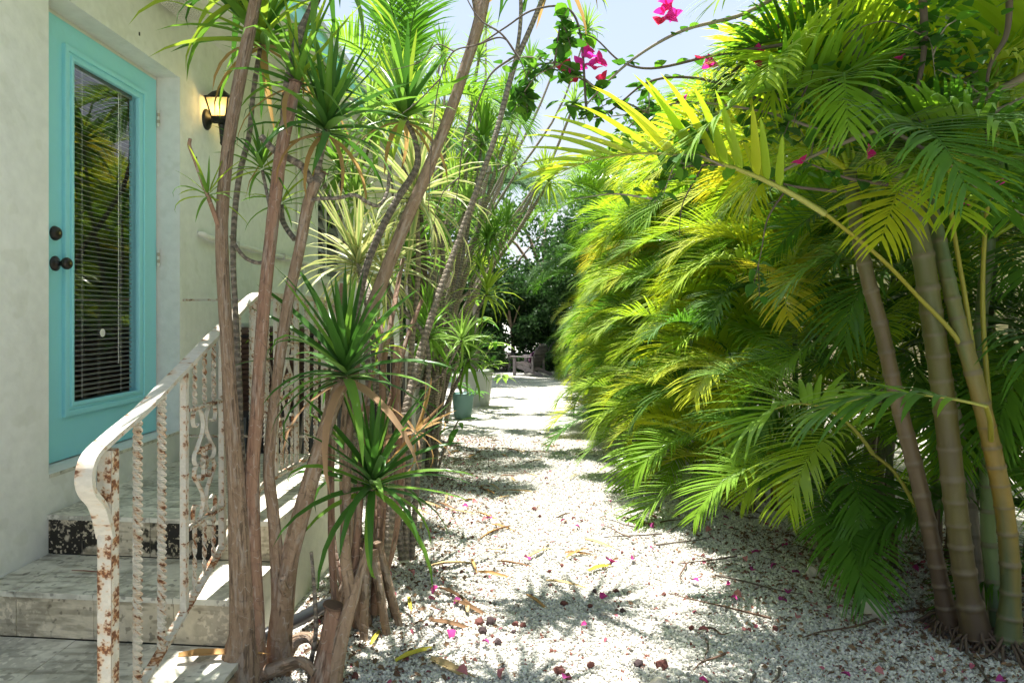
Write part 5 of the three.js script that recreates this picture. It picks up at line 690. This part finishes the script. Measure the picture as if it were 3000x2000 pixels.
for (const [p, r, k] of [[[-.176, -.023, -2.817], 0.02, 0], [[-.134, -.023, -2.828], 0.019, 1], [[-.158, -.021, -2.739], 0.017, 1], [[-.028, -.023, -2.806], 0.013, 0], [[0.004, -.022, -2.793], 0.013, 0], [[-.034, -.02, -2.729], 0.011, 1], [[-.095, -.018, -2.632], 0.014, 1], [[0.185, -.029, -3.03], 0.015, 0], [[0.133, -.012, -2.422], 0.018, 0], [[0.245, -.013, -2.456], 0.015, 0], [[0.082, -.075, -4.666], 0.016, 0], [[0.197, -.102, -5.636], 0.014, 0], [[0.138, -.04, -3.444], 0.01, 0], [[0.434, -.027, -2.948], 0.012, 1], [[0.464, -.009, -2.328], 0.026, 2], [[0.503, -.013, -2.46], 0.02, 0], [[1.432, -.039, -3.392], 0.035, 2], [[1.502, -.026, -2.94], 0.045, 2], [[0.161, -.011, -2.381], 0.012, 0], [[0.419, -.013, -2.471], 0.016, 1]]) rock(p[0], p[2], r, k);
for (let i = 0; i < 40; i++) rock(rr(-0.6, 1.9), -rr(2.3, 5), rr(0.007, 0.013), rnd() < 0.6 ? 0 : Math.floor(rnd() * 3));
for (let i = 0; i < 34; i++) { const x = rr(0.6, 2.2), z = -rr(2.35, 4.6), a = rnd() * 6, L = rr(0.12, 0.45), p = [0, 0.4, 0.75, 1].map((t) => onGround(x + Math.cos(a) * L * t + rr(-0.02, 0.02), z + Math.sin(a) * L * t + rr(-0.02, 0.02), 0.014)); const m = mesh('twig', tube(p, p.map((_, j) => 0.0055 * (1 - j * 0.22)), { rad: 5, seg: 12 }), pick([twigMat, cutWood])); const zn = zone(x, z), w = L > 0.34 ? 'long' : L > 0.22 ? 'middling' : 'short'; tag(m, `${w} thin bare twig lying ${zn}`, 'twig', `${w} twigs ${zn}`); }
{ // crumbled brown leaf litter
  const g = blade(1, 0.6, 0.6, { seg: 2, fold: 0.3 }), n = 11000, im = new THREE.InstancedMesh(g, std({ color: lin(1, 1, 1), roughness: 0.95 }), n), m4 = new THREE.Matrix4(), q = new THREE.Quaternion(); im.name = 'leaf_litter'; im.castShadow = im.receiveShadow = true;
  for (let i = 0; i < n; i++) { const t = rnd(); let x, z; if (t < 0.36) { x = 0.85 + 1.7 * Math.pow(rnd(), 0.6); z = -rr(2.25, 4.2); } else if (t < 0.55) { x = 1.5 + 1.6 * rnd() - 0.8 * rnd() * rnd(); z = -rr(2.3, 9); } else if (t < 0.85) { x = -0.95 + 0.5 * rnd() * (1 + rnd()); z = -rr(2.1, 8); } else { x = rr(-0.9, 1.6); z = -rr(2.2, 20); } const s = 0.008 + 0.026 * Math.pow(rnd(), 1.6); q.setFromEuler(new THREE.Euler(rr(-0.5, 0.5), rnd() * 6, rr(-0.7, 0.7))); m4.compose(V(onGround(x, z, 0.008)), q, new THREE.Vector3(s, s, s)); im.setMatrixAt(i, m4); const c = rr(0.5, 1.2); im.setColorAt(i, rnd() < 0.12 ? lin(0.4 * c, 0.1 * c, 0.14 * c) : lin(0.2 * c, 0.12 * c, 0.065 * c)); }
  tag(im, 'crumbled brown leaf litter under the plants', 'leaf litter', null, 'stuff'); scene.add(im);
}
renderer.render(scene, camera);
